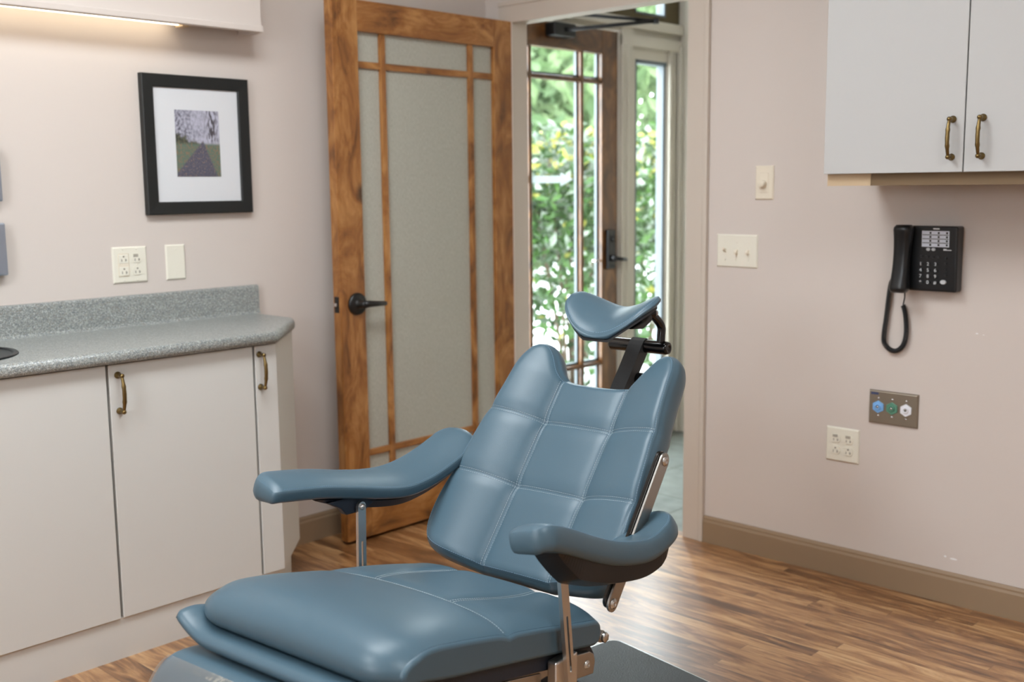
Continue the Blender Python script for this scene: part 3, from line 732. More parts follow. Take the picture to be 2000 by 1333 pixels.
dk.build('card_key', M['phone_key'], pb)
def oval(m, x, z, a, b, d0, d1, n=14):
    m.loft([[face(x+a*math.cos(t), z+b*math.sin(t), d0) for t in np.linspace(0, 2*PI, n+1)[:-1]], [face(x+.8*a*math.cos(t), z+.8*b*math.sin(t), d1) for t in np.linspace(0, 2*PI, n+1)[:-1]]])
def text_mesh(s, size):
    cu = bpy.data.curves.new('t', 'FONT'); cu.body = s; cu.size = size; cu.align_x = 'CENTER'; cu.align_y = 'CENTER'; cu.extrude = .0002
    o = bpy.data.objects.new('t', cu); COL.objects.link(o)
    dg = bpy.context.evaluated_depsgraph_get(); me = bpy.data.meshes.new_from_object(o.evaluated_get(dg))
    bpy.data.objects.remove(o); bpy.data.curves.remove(cu); return me
grey_print = simple('white_print', (220, 224, 228), .5)
for r, row in enumerate(('123', '456', '789', '*0#')):
    for c_, chx in enumerate(row):
        x, z = -.017+c_*.0225, -.016-r*.0185
        k = MB(); oval(k, x, z, .0085, .0062, -.001, .0035); kk = k.build('key', M['phone_key'], pb)
        me = text_mesh(chx, .0145)
        for v in me.vertices: v.co = face(x+v.co.x, z+v.co.y, .0036+max(0, v.co.z))
        me.update(); link('numeral', me, grey_print, kk)
for x in (-.016, .001, .018, .035):
    k = MB(); oval(k, x, .006, .007, .0045, -.001, .003); k.build('key', M['phone_key'], pb)
for x in (.004, .020):
    k = MB(); oval(k, x, .0285, .0068, .0052, -.001, .003); tag(k.build('key', simple('grey_key', (196, 200, 204), .4), pb), 'light grey key')
for x in (-.014, .037):
    k = MB(); oval(k, x, .029, .0055, .004, -.001, .003); k.build('key', M['phone_key'], pb)
for z in (.003, -.013, -.034, -.048):
    k = MB(); oval(k, .058, z, .005, .004, -.001, .003); k.build('key', M['phone_key'], pb)
k = MB(); oval(k, .052, -.069, .0105, .0075, -.001, .004); tag(k.build('key', bpy.data.materials['grey_key'], pb), 'light grey oval key')
k = MB(); pad(k, .050, .074, .026, .0285, -.001, .0006); pad(k, .050, .060, .028, .031, -.001, .0006); k.build('maker_mark', grey_print, pb)
k = MB(); pad(k, .018, .037, .0885, .0925, -.001, .0006); k.build('maker_mark', grey_print, pb)
# handset: curved body in the cradle at the left side
hs = MB(); rings = []
for i in range(29):
    u = i/28; z = .102-.206*u
    bow = .030*math.sin(PI*u)**1.3
    w = .0245+.0050*abs(2*u-1)**2.2; dp = .018+.012*abs(2*u-1)**2.0
    k = min(1, (min(u, 1-u)/.06))**.5; w *= .72+.28*k; dp *= .6+.4*k
    cx = -.0655; y = -.078-bow*.15+.006*math.sin(PI*u)
    xs = -.008*(u-.5)
    rings.append([Vector((cx+xs+w*math.copysign(abs(math.cos(t))**.7, math.cos(t)), y+dp*math.copysign(abs(math.sin(t))**.7, math.sin(t)), z)) for t in np.linspace(0, 2*PI, 25)[:-1]])
hs.loft(rings); hso = hs.build('handset', M['phone'], ph)
# coiled cord: centre line in (x,z) along the wall, hanging in a loop
keyp = [(-.112, -.066), (-.122, -.078), (-.127, -.10), (-.131, -.14), (-.135, -.19), (-.1405, -.24), (-.140, -.272), (-.125, -.290), (-.105, -.2965), (-.087, -.288), (-.074, -.268), (-.069, -.235), (-.071, -.20), (-.076, -.17), (-.083, -.150)]
def crom(p, n):
    p = [Vector(q) for q in p]; out = []
    for i in range(len(p)-1):
        a, b, c_, d_ = p[max(0, i-1)], p[i], p[i+1], p[min(len(p)-1, i+2)]
        for k in range(n):
            t = k/n; out.append(.5*((2*b)+(c_-a)*t+(2*a-5*b+4*c_-d_)*t*t+(3*b-a-3*c_+d_)*t**3))
    out.append(p[-1]); return out
cl_ = crom([(x, z, 0) for x, z in keyp], 80)
L = [0]
for a, b in zip(cl_, cl_[1:]): L.append(L[-1]+(b-a).length)
coil = []
turns = L[-1]/.0046; n = int(turns*9)
for i in range(n+1):
    s = L[-1]*i/n
    k = min(len(L)-2, max(0, np.searchsorted(L, s)-1)); f_ = (s-L[k])/max(1e-9, L[k+1]-L[k]); p = cl_[k].lerp(cl_[k+1], f_); T = (cl_[k+1]-cl_[k]).normalized()
    nn = Vector((-T.y, T.x)); a = 2*PI*turns*i/n
    coil.append(Vector((p.x+nn.x*.0062*math.cos(a), -.014+.0062*math.sin(a), p.y+nn.y*.0062*math.cos(a))))
co = MB().tube(coil, .0021, 6)
co.tube([(-.089, -.060, -.052), (-.100, -.04, -.060), (-.112, -.016, -.070)], .0022, 8)
co.tube([(-.072, -.03, -.098), (-.076, -.02, -.125), (-.083, -.014, -.150)], .0022, 8)
co.build('coiled_cord', M['phone'], ph)

# upper cabinet on the right wall
uc = empty('wall_cabinet', 'white two-door wall cabinet on the right wall above the phone', 'cabinet', (0, -1.709, 1.33))
MB().box((-.309, -.823, .0), (-.0005, -.001, .80)).build('cabinet_body', M['cab_cool'], uc)
d = MB().box((-.330, -.4035, .0005), (-.311, -.0005, .80), .0015).build('door', M['cab_cool'], uc); pull(d, (-.330, -.3735, .0905), (-1, 0, 0))
d = MB().box((-.330, -.813, .0005), (-.311, -.4068, .80), .0015).build('door', M['cab_cool'], uc); pull(d, (-.330, -.4530, .0915), (-1, 0, 0))
MB().box((-.306, -.135, -.034), (-.286, -.001, .001)).build('light_rail', M['tan'], uc)  # lit end of the strip, light put into the paler colour
MB().box((-.306, -.823, -.034), (-.012, -.137, .001)).build('shaded_under_box', M['shadestrip'], uc)  # rest of the strip, cabinet shade painted as darker brown

# ------------------------------------------------------------------ treatment chair (local x = forward, y = toward the photo's right, z up)
CH = empty('treatment_chair', 'blue leather reclining treatment chair with two armrests and a headrest', 'chair', (-1.6024, -1.64, 0), math.radians(-175.161))
LE = M['leather']
vb = Vector((-.0108, 0, .4394)); bd_ = Vector((-.6409, 0, .7676)); bn = Vector((.7676, 0, .6409)); Y = Vector((0, 1, 0))
def catmull(pts, n=12): return crom([tuple(p) for p in pts], n)
half = [(0, -.004), (.06, -.004), (.12, -.003), (.17, -.001), (.212, .004), (.241, .015), (.258, .036), (.266, .075), (.267, .13), (.262, .19), (.257, .25), (.249, .32), (.240, .39), (.231, .46), (.225, .52), (.219, .55), (.208, .575), (.192, .588), (.174, .590), (.157, .582), (.142, .566), (.128, .545), (.115, .525), (.099, .510), (.078, .502), (.05, .498), (0, .496)]
hp = [Vector((p[0], p[1])) for p in catmull([(a, b, 0) for a, b in half], 8)]
def split(h, ia, ib): return h[ia*8:ib*8+1]
bot = split(hp, 0, 6); sid = split(hp, 6, 17); top = split(hp, 17, 26)
def mir(l): return [Vector((-p.x, p.y)) for p in l]
def resample(l, n):
    d = [0]
    for a, b in zip(l, l[1:]): d.append(d[-1]+(b-a).length)
    x = np.linspace(0, d[-1], n); return np.stack([np.interp(x, d, [p.x for p in l]), np.interp(x, d, [p.y for p in l])], 1)
nu, nv = 150, 160
B_ = resample(mir(bot)[::-1]+bot[1:], nu); T_ = resample(mir(top)+top[::-1][1:], nu); L_ = resample(mir(sid), nv); R_ = resample(sid, nv)
u = np.linspace(0, 1, nu)[None, :, None]; v = np.linspace(0, 1, nv)[:, None, None]
G = (1-v)*B_[None]+v*T_[None]+(1-u)*L_[:, None]+u*R_[:, None]-((1-u)*(1-v)*B_[0]+u*(1-v)*B_[-1]+(1-u)*v*T_[0]+u*v*T_[-1])
outline = np.array([(p.x, p.y) for p in (hp[:-1]+mir(hp)[::-1][:-1])])
def dist_outline(Q, ol):
    a = ol; b = np.roll(ol, -1, 0); Q = np.atleast_2d(Q); out = np.full(len(Q), 9.)
    for i in range(len(a)):
        e = b[i]-a[i]; L2 = e@e+1e-12; w = Q-a[i]; tt = np.clip(w@e/L2, 0, 1); out = np.minimum(out, np.linalg.norm(w-tt[:, None]*e, axis=1))
    return out
VS, HS = .0955, (.208, .384)
def sm(x, a, b): x = np.clip((x-a)/(b-a), 0, 1); return x*x*(3-2*x)
def back_o(l, t, d):
    al = np.abs(l)
    o = .050*np.clip((al-.075)/.185, 0, None)**1.55
    # side panels pillow out, centre column nearly flat
    side = np.clip((al-VS)/(.255-VS), 0, 1); o = o+.018*np.sin(PI*side)**.8*(al > VS)
    o = o+.004*np.cos(np.clip(al/VS, 0, 1)*PI/2)*(al < VS)
    for hl in HS:
        g = np.abs(t-hl); o = o-.0045*np.exp(-(g/.020)**2)-.0022*np.exp(-(g/.0050)**2)
    g = np.abs(al-VS); o = o-.0035*np.exp(-(g/.014)**2)-.0025*np.exp(-(g/.0050)**2)
    # the two shoulders roll back
    o = o-.012*sm(t, .50, .60)
    r = .020; k = np.clip(1-d/r, 0, 1); o = o-.010*(1-np.sqrt(np.clip(1-k*k, 0, 1)))
    return o
def backP(l, t, o): return vb + Y*float(l) + bd_*float(t) + bn*float(o)
flat = G.reshape(-1, 2); D = dist_outline(flat, outline); O_ = back_o(flat[:, 0], flat[:, 1], D)
bm = bmesh.new()
vs = [bm.verts.new(backP(q[0], q[1], o)) for q, o in zip(flat, O_)]
for i in range(nv-1):
    for k in range(nu-1):
        f = bm.faces.new((vs[i*nu+k], vs[i*nu+k+1], vs[(i+1)*nu+k+1], vs[(i+1)*nu+k])); f.smooth = True
# side wall, starting at the seam
nO = len(outline); tang = np.roll(outline, -1, 0)-np.roll(outline, 1, 0); tang /= np.linalg.norm(tang, axis=1)[:, None]; nrm = np.stack([tang[:, 1], -tang[:, 0]], 1)
oo = back_o(outline[:, 0], outline[:, 1], np.zeros(nO))
prev = None; rings = []
for e, dz in ((0, 0), (.0015, -.0025), (.005, -.006), (.008, -.013), (.0095, -.024), (.0085, -.036), (.004, -.048), (-.006, -.056), (-.02, -.058)):
    q = outline+nrm*e
    ring = [bm.verts.new(backP(q[i, 0], q[i, 1], oo[i]*max(0, 1+dz/.12)+dz)) for i in range(nO)]
    if prev:
        for i in range(nO):
            f = bm.faces.new((prev[i], prev[(i+1) % nO], ring[(i+1) % nO], ring[i])); f.smooth = True
    prev = ring
bmesh.ops.triangle_fill(bm, use_beauty=True, edges=[bm.edges.get((prev[i], prev[(i+1) % nO])) for i in range(nO)])
bmesh.ops.recalc_face_normals(bm, faces=bm.faces[:])
me = bpy.data.meshes.new('backrest'); bm.to_mesh(me); bm.free(); BK = link('backrest', me, LE, CH)
BP = MB().prism([backP(l, t, -.060) for l, t in ((-.21, .02), (.21, .02), (.225, .1), (.2, .5), (.12, .5), (.09, .46), (-.09, .46), (-.12, .5), (-.2, .5), (-.225, .1))], tuple(-bn*.016), .003).build('back_plate', M['navy'], CH)

class Stitch:
    def __init__(s): s.m = MB()
    def row(s, pts, nrm, dash=.0038, gap=.0022, w=.00044):
        pts = [Vector(p) for p in pts]; d = [0]
        for a, b in zip(pts, pts[1:]): d.append(d[-1]+(b-a).length)
        xs = [[p[i] for p in pts] for i in range(3)]
        at = lambda x: Vector([np.interp(x, d, xs[i]) for i in range(3)])
        x = gap
        while x+dash < d[-1]:
            a, b = at(x), at(x+dash); T = (b-a).normalized(); n_ = nrm(a) if callable(nrm) else Vector(nrm); S = T.cross(n_).normalized(); n_ = S.cross(T)
            r1 = [a+S*w*math.cos(q)+n_*(w*math.sin(q)+.0004) for q in (0, PI/2, PI, 1.5*PI)]; r2 = [p+(b-a) for p in r1]
            s.m.loft([r1, r2], smooth=False); x += dash+gap
        return s
def bk_path(f, n=120):
    q = np.array([f(i/(n-1)) for i in range(n)]); o = back_o(q[:, 0], q[:, 1], dist_outline(q, outline)); return [backP(a[0], a[1], b+.0002) for a, b in zip(q, o)]
st = Stitch()
for s in (-1, 1):
    for e in (-.0042, .0042): st.row(bk_path(lambda x: (s*VS+e, .000+.500*x), 200), bn)
for hl in HS:
    w_ = .255 if hl < .3 else .236
    for e in (-.0042, .0042): st.row(bk_path(lambda x: (-w_+2*w_*x, hl+e), 240), bn)
st.m.build('stitching', M['thread'], BK)
st = Stitch(); cpt = outline.mean(0)
inn = outline-nrm*.0045; oi = back_o(inn[:, 0], inn[:, 1], np.full(nO, .0045))
st.row([backP(a[0], a[1], b) for a, b in zip(inn, oi)]+[backP(inn[0, 0], inn[0, 1], oi[0])], bn, w=.0005)
tag(st.m.build('stitching', M['thread_blue'], BK), 'blue edge stitching')

# seat cushion
HWS = .264
prof0 = [(.062, .362), (.046, .37), (.038, .39), (.036, .415), (.040, .436), (.055, .4478), (.10, .4575), (.18, .4765), (.25, .494), (.3236, .5108), (.40, .529), (.47, .545), (.53, .556), (.575, .560), (.610, .556), (.635, .545), (.652, .526), (.657, .505), (.650, .487), (.635, .478), (.60, .473), (.54, .463), (.374, .430), (.171, .385)]
pr = [(p.x, p.y) for p in crom([(a, b, 0) for a, b in prof0], 5)] + [(prof0[-1][0]*(1-k/6)+prof0[0][0]*k/6, prof0[-1][1]*(1-k/6)+prof0[0][1]*k/6) for k in range(1, 6)]
def seat_drop(l): return .016*(abs(l)/HWS)**2.2+.016*(abs(l)/HWS)**9
VSE = lambda l: .292 + .25*abs(l)**2   # front seam curve
CSE = lambda t: .104+.022*math.sin(PI*min(1, max(0, t/.29)))                                                      # curved side seams of rear panel
def seat_pt(l, x, z, top):
    if top <= 0: return Vector((x, l, z))
    o = -seat_drop(l)*top
    t = x-.03
    if top > .97:
        g = abs(t-VSE(l)); o -= .004*math.exp(-(g/.018)**2)+.0022*math.exp(-(g/.005)**2)
        if t < VSE(l):
            g = abs(abs(l)-CSE(t)); o -= .004*math.exp(-(g/.016)**2)+.0022*math.exp(-(g/.005)**2)
            o += .006*math.exp(-((abs(l)-.19)/.05)**2)*math.sin(PI*min(1, max(0, t/.3)))
    return Vector((x, l, z+o))
def topness(x, z):
    return min(1, max(0, (z-(.362+.206*(x-.062)))/.080))   # 0 at the underside, 1 on the seating face
ls = np.concatenate([np.linspace(-HWS, HWS, 121)])
# denser profile on top
prd = [(p.x, p.y) for p in crom([(a, b, 0) for a, b in pr+[pr[0]]], 1)][:-1]
def dense(p, step=.006):
    out = []
    for a, b in zip(p, p[1:]+p[:1]):
        n = max(1, int(math.dist(a, b)/step)); out += [(a[0]+(b[0]-a[0])*k/n, a[1]+(b[1]-a[1])*k/n) for k in range(n)]
    return out
prd = dense(prd)
def shrink_front(l, x):  # rounded plan corners at front
    k = max(0, (abs(l)-.185)/(HWS-.185)); return x - .034*k**2.4*sm(np.array(x), .48, .66)
rings = [[seat_pt(l, float(shrink_front(l, x)), z, topness(x, z)) for x, z in prd] for l in ls]
def side_ring(sg, dy, inset):
    base = [seat_pt(sg*HWS, float(shrink_front(HWS, x)), z, topness(x, z)) for x, z in prd]; n = len(base); out = []
    area2 = sum(base[i].x*base[(i+1) % n].z-base[(i+1) % n].x*base[i].z for i in range(n)); sgn = 1 if area2 > 0 else -1
    for i, p in enumerate(base):
        T = (base[(i+2) % n]-base[i-2]); q = Vector((-T.z, 0, T.x))*sgn; q.normalize()
        out.append(Vector((p.x, sg*(HWS+dy), p.z))+q*inset)
    return out
mb = MB(); mb.loft(rings, caps=False)
for s in (-1, 1):
    sr = [side_ring(s, dy, ins) for dy, ins in ((0, 0), (.0025, .0006), (.0055, .0022), (.0075, .0048), (.0085, .0085))]
    mb.loft(sr, caps=False); f = mb.bm.faces.new([mb.bm.verts.new(p) for p in sr[-1]])
SEAT = mb.build('seat_cushion', LE, CH)
st = Stitch()
zt = lambda x: np.interp(x, [p[0] for p in prof0[3:15]], [p[1] for p in prof0[3:15]])
for e in (-.0042, .0042):
    if e > 0: st.row([seat_pt(l, VSE(l)+.03+e, float(zt(VSE(l)+.03+e)), 1)+Vector((0, 0, .0004)) for l in np.linspace(-.262, .262, 160)], (-.22, 0, .97))
    for s in (-1, 1): st.row([seat_pt(s*(CSE(t)+e), t+.03, float(zt(t+.03)), 1)+Vector((0, 0, .0004)) for t in np.linspace(.008, .288, 90)], (-.22, 0, .97))
st.m.build('stitching', M['thread'], SEAT)
for s in (-1, 1):
    st = Stitch(); st.row([Vector((p.x, s*(HWS+.0006), p.z-.0002)) for p in [seat_pt(s*HWS, float(shrink_front(HWS, x)), z, 1) for x, z in prd if topness(x, z) > .95 and x > .045]], (0, s, .4), w=.0005)
    tag(st.m.build('stitching', M['seam'], SEAT), 'dark side seam')
# frame under the seat
sfm = MB()
sfm.prism([Vector((x, -.258, z)) for x, z in ((.040, .332), (.060, .366), (.171, .390), (.374, .434), (.56, .470), (.60, .474), (.60, .434), (.40, .398), (.19, .355), (.09, .334))], (0, .516, 0), .004)
sfm.build('seat_frame', M['navy'], CH)
MB().box((-.02, -.20, .30), (.42, .20, .345), .004).build('under_frame', M['steel_dark'], CH)
MB().prism([Vector((x, -.11, z)) for x, z in ((-.25, .045), (.16, .045), (.30, .32), (.04, .32))], (0, .22, 0), .008).build('lift_column', M['navy'], CH)
# base plate, turned slightly against the chair
bp0 = Vector((-.671, -.16, 0)); er = Vector((.234, .972, 0)); ef = Vector((.972, -.234, 0))
def rrect(o, a, b, A, B, r, n=6):
    pts = []
    for (sx_, sy_, ang) in ((0, 0, PI), (1, 0, 1.5*PI), (1, 1, 0), (0, 1, .5*PI)):
        c_ = o+a*(r if not sx_ else A-r)+b*(r if not sy_ else B-r)
        for k in range(n+1):
            th = ang+k/n*PI/2; pts.append(c_+a*r*math.cos(th)+b*r*math.sin(th))
    return pts
BPL = MB().prism([p+Vector((0, 0, .001)) for p in rrect(bp0, ef, er, .98, .56, .035)], (0, 0, .018), .002).build('base_plate', M['steel'], CH)
tag(MB().prism([p+Vector((0, 0, .019)) for p in rrect(bp0+ef*.008+er*.008, ef, er, .964, .544, .028)], (0, 0, .0025)).build('rubber_mat', M['rubber'], BPL), 'black ribbed rubber mat')
MB().prism([p+Vector((0, 0, .02)) for p in rrect(bp0+ef*.30+er*.13, ef, er, .48, .30, .03)], (0, 0, .03), .003).build('column_foot', M['navy'], CH)

# armrests
armprof = {-1: [(.440, .700), (.40, .696), (.30, .680), (.20, .657), (.12, .640), (.05, .632), (-.02, .639), (-.08, .654), (-.13, .671), (-.170, .686), (-.200, .697)],
           1: [(.330, .686), (.30, .683), (.24, .660), (.16, .624), (.08, .593), (.0, .574), (-.05, .574), (-.10, .588), (-.145, .608)]}
def armrest(s, roll, label):
    """s=-1 left of photo, +1 right"""
    path = [(p.x, p.y) for p in crom([(a, b, 0) for a, b in armprof[s]], 10)]
    d = [0]
    for a, b in zip(path, path[1:]): d.append(d[-1]+math.dist(a, b))
    Ltot = d[-1]; at = lambda x: Vector((np.interp(x, d, [p[0] for p in path]), np.interp(x, d, [p[1] for p in path])))
    st_ = np.concatenate([np.linspace(0, .05, 16), np.linspace(.055, Ltot-.075, 46), np.linspace(Ltot-.07, Ltot, 20)])
    cr_ = math.cos(roll); sr_ = math.sin(roll)
    secs = []
    for x in st_:
        a, b = at(max(0, x-.004)), at(min(Ltot, x+.004)); T = Vector((b.x-a.x, 0, b.y-a.y)).normalized(); Nn = Vector((T.z, 0, -T.x)); 
        if Nn.z < 0: Nn = -Nn
        # outward edge is higher than the inner edge
        rr = roll
        S = (Y*s)*math.cos(rr)+Nn*math.sin(rr); Nn2 = Nn*math.cos(rr)-(Y*s)*math.sin(rr)
        w = .044+.010*sm(np.array(x), .22, .42); w0_ = float(w)
        kf = min(1, x/.045); w = w*(.55+.45*math.sqrt(max(0, 1-(1-kf)**2))); shift = (w0_-float(w))*.55
        kr = min(1, (Ltot-x)/.062); w = w*max(.12, math.sqrt(max(0, 1-(1-kr)**2)))
        end = min(1, x/.018)*min(1, (Ltot-x)/.02+.05)
        c_ = at(x); secs.append((Vector((c_.x, s*.300, c_.y))-S*shift, S, Nn2, float(w), math.sqrt(max(0.02, min(1, end))), T))
    A = empty_child('armrest', CH, label)
    m = MB(); q = np.linspace(-1, 1, 17)
    toprings = [[c_+S*w*a+Nv*(.007*(1-abs(a)**2.4)*e-.004*(1-e)) for a in q] for c_, S, Nv, w, e, T in secs]
    m.loft(toprings, closed=False, caps=False)
    dep = [(0, 0), (.0015, -.002), (.0035, -.007), (.0045, -.016), (.004, -.026), (.0, -.034), (-.008, -.038)]
    # side wall round the whole outline, both blunt ends included
    ol = []
    for i, (c_, S, Nv, w, en, T) in enumerate(secs):
        f0 = max(0, 1-st_[i]/.02); f1 = max(0, 1-(Ltot-st_[i])/.03)
        ol.append((i, 1., (S*(1-.6*max(f0, f1))-T*f0*.7+T*f1*.7).normalized()))
    ee = np.linspace(1, -1, 11)[1:-1]
    for a in ee: ol.append((len(secs)-1, float(a), (secs[-1][5]+secs[-1][1]*.6*float(a)).normalized()))
    for i in range(len(secs)-1, -1, -1):
        c_, S, Nv, w, en, T = secs[i]
        f0 = max(0, 1-st_[i]/.02); f1 = max(0, 1-(Ltot-st_[i])/.03)
        ol.append((i, -1., (-S*(1-.6*max(f0, f1))-T*f0*.7+T*f1*.7).normalized()))
    for a in ee[::-1]: ol.append((0, float(a), (-secs[0][5]+secs[0][1]*.6*float(a)).normalized()))
    walls = []
    for e, dz_ in dep:
        ring = []
        for i, a, od in ol:
            c_, S, Nv, w, en, T = secs[i]
            ring.append(c_+S*w*a+od*e+Nv*(.007*(1-abs(a)**2.4)*en*max(0, 1+dz_/.01)+dz_*((.98+.18*a) if s < 0 else (1.14+.06*a))-.004*(1-en)))
        walls.append(ring)
    m.loft(walls, caps=False)
    bl = walls[-1]; nn_ = len(secs); ne = len(ee)
    m.loft([[bl[i], bl[2*nn_+ne-1-i]] for i in range(nn_)], closed=False, caps=False)
    for k_, seq in ((0, bl[nn_-1:nn_+ne+1]), (1, bl[2*nn_+ne-1:]+bl[:1])): m.bm.faces.new([m.bm.verts.new(p) for p in seq])
    PADO = m.build('pad', LE, A)
    for sg in (-1, 1):
        stt = Stitch(); stt.row([c_+S*(w-.0035)*sg+Nv*.0012 for c_, S, Nv, w, e, T in secs[6:-5]], lambda p: Vector((0, 0, 1)), w=.00045)
        tag(stt.m.build('stitching', M['thread_blue'], PADO), 'edge stitching')
    # supporting shell under the pad
    lo = []
    for c_, S, Nv, w, en, T in secs:
        lo.append((c_, S, Nv, w, T))
    sh = MB(); rr = []
    i0 = next(i for i, x in enumerate(st_) if x > (.115 if s < 0 else .055)); i1 = len(secs)-12
    for i in range(i0, i1):
        c_, S, Nv, w, T = lo[i]; f_ = (i-i0)/(i1-1-i0); dpth = .038+(.022 if s < 0 else .052)*min(1, f_/.22)**.7*(1-.30*f_)*min(1, (1.02-f_)/.3+.3)
        rr.append([c_+S*(w-.012)-Nv*.036, c_-S*(w-.010)-Nv*.036, c_-S*(w-.018)-Nv*dpth, c_+S*(w-.022)-Nv*(dpth-.004)])
    sh.loft(rr, smooth=False); SHO = sh.build('support_shell', M['navy'] if s < 0 else M['black_metal'], A)
    # tab that carries the post
    i2 = min(range(len(secs)), key=lambda i: abs(secs[i][0].x-(.215 if s < 0 else .17)))
    c_ = secs[i2][0]; tb = MB()
    tb.prism([Vector((c_.x+a, s*.277, c_.z+b)) for a, b in ((.075, -.036), (.035, -.058), (.02, -.076), (-.035, -.078), (-.075, -.060), (-.14, -.045), (-.10, -.034))], (0, s*.02, 0), .003)
    tb.build('post_tab', M['navy'] if s < 0 else M['black_metal'], A)
    return A, c_
def empty_child(name, parent, label=None):
    o = bpy.data.objects.new(name, None); COL.objects.link(o); o.parent = parent; o.empty_display_size = .03
    if label: o['label'] = label
    return o
def bar(m, p, q, wdt, th0, th1, slot=None, n=10):
    """flat bar in the local xz plane between p and q with rounded ends, from y=th0 to th1; optional slot (u0,u1,w)"""
    p, q = Vector(p), Vector(q); T = (q-p).normalized(); S = Vector((-T.y, T.x)); r = wdt/2
    pts = []
    for k in range(n+1):
        a = PI/2+PI*k/n; pts.append(p+S*r*math.sin(a)+T*r*math.cos(a))
    for k in range(n+1):
        a = -PI/2+PI*k/n; pts.append(q+S*r*math.sin(a)+T*r*math.cos(a))
    if slot is None:
        m.prism([Vector((a.x, th0, a.y)) for a in pts], (0, th1-th0, 0), .0012); return
    t = bmesh.new(); Ls = (q-p).length; u0, u1, w = slot; sp = []
    for k in range(n+1):
        a = PI/2+PI*k/n; c_ = p+T*u0; sp.append(c_+S*w/2*math.sin(a)+T*w/2*math.cos(a))
    for k in range(n+1):
        a = -PI/2+PI*k/n; c_ = p+T*u1; sp.append(c_+S*w/2*math.sin(a)+T*w/2*math.cos(a))
    loops = []
    for y in (th0, th1):
        va = [t.verts.new((a.x, y, a.y)) for a in pts]; vb_ = [t.verts.new((a.x, y, a.y)) for a in sp]
        ea = [t.edges.new((va[i], va[(i+1) % len(va)])) for i in range(len(va))]; eb = [t.edges.new((vb_[i], vb_[(i+1) % len(vb_)])) for i in range(len(vb_))]
        bmesh.ops.triangle_fill(t, use_beauty=True, edges=ea+eb); loops.append((va, vb_))
    for k in (0, 1):
        A_, B2 = loops[0][k], loops[1][k]
        for i in range(len(A_)): t.faces.new((A_[i], A_[(i+1) % len(A_)], B2[(i+1) % len(A_)], B2[i]))
    bmesh.ops.recalc_face_normals(t, faces=t.faces[:]); m.merge(t)
def bolt(par, c_, ax, r=.008, hexn=0, name='bolt', mat='steel'):
    m = MB()
    if hexn: m.lathe([(r, 0), (r, .006), (r*.9, .0075), (0, .008)], c_, ax, 6)
    else: m.lathe([(r*1.35, 0), (r*1.35, .0012), (r, .0018), (r*.9, .004), (r*.45, .0052), (r*.40, .003), (0, .0028)], c_, ax, 20)
    return m.build(name, M[mat], par)
AL, cl1 = armrest(-1, math.radians(18), 'left armrest, set higher than the other one')
AR, cr1 = armrest(1, math.radians(15), 'right armrest, nearest to the viewer')
pm = MB(); bar(pm, (.199, .598), (.206, .345), .0235, -.272, -.264, (.082, .22, .0055)); PO = pm.build('arm_post', M['steel'], CH)
MB().lathe([(.0075, 0), (.0075, .002), (.006, .005), (.003, .0068), (0, .0072)], (.199, -.264, .598), (0, 1, 0), 20).build('bolt', M['steel'], PO)
pm = MB(); bar(pm, (.202, .572), (.176, .335), .0235, .286, .295, (.100, .215, .0055)); PO2 = pm.build('arm_post', M['steel'], CH)
ck = MB(); ck.box((.142, .262, .318), (.214, .286, .384), .004); ck.build('post_clamp', M['steel'], CH)
pm = MB(); pm.prism([Vector((x, .264, z)) for x, z in ((.20, .383), (.088, .362), (.074, .352), (.069, .335), (.076, .310), (.20, .330))], (0, .014, 0), .002); PC = pm.build('frame_plate', M['steel_dark'], CH)
bolt(PC, (.100, .278, .338), (0, 1, 0), .007)
MB().prism([Vector((x, .250, z)) for x, z in ((.225, .359), (.56, .432), (.56, .385), (.225, .312))], (0, .006, 0), .001).build('side_rail', M['steel_dark'], CH)
MB().lathe([(.0045, 0), (.0045, .001), (.003, .0022), (0, .0023)], (.215, .322, .592), (0, .9, -.3), 14).build('screw', M['chrome'], AR)
MB().lathe([(.013, -.03), (.013, .030), (.011, .033), (0, .0332)], (-.088, .285, .520), (0, 1, 0), 22).build('pivot', M['steel_dark'], AR)
# side links behind the backrest
for s in (1,):
    lm = MB(); y0 = s*.2930; bar(lm, (-.168, .712), (.034, .452), .036, y0, y0+s*.006); LK = lm.build('side_link', M['steel_dark'], CH)
    lm = MB(); bar(lm, (-.163, .716), (.036, .460), .036, y0-s*.008, y0-s*.0005); lm.build('link_spacer', M['black_gloss'], LK)
    bolt(LK, (-.168, y0+s*.006, .712), (0, s, 0), .0085); bolt(LK, (.034, y0+s*.006, .452), (0, s, 0), .0085)
hb = MB(); hb.lathe([(.006, -.05), (.006, .0)], (.018, .262, .366), (0, 1, 0), 14).lathe([(.013, -.012), (.013, -.002)], (.018, .262, .366), (0, 1, 0), 20).lathe([(.0115, -.002), (.0115, .008), (.010, .0095), (0, .0096)], (.018, .262, .366), (0, 1, 0), 6)
tag(hb.build('pivot_bolt', M['steel'], CH), 'hexagonal pivot bolt behind the seat')

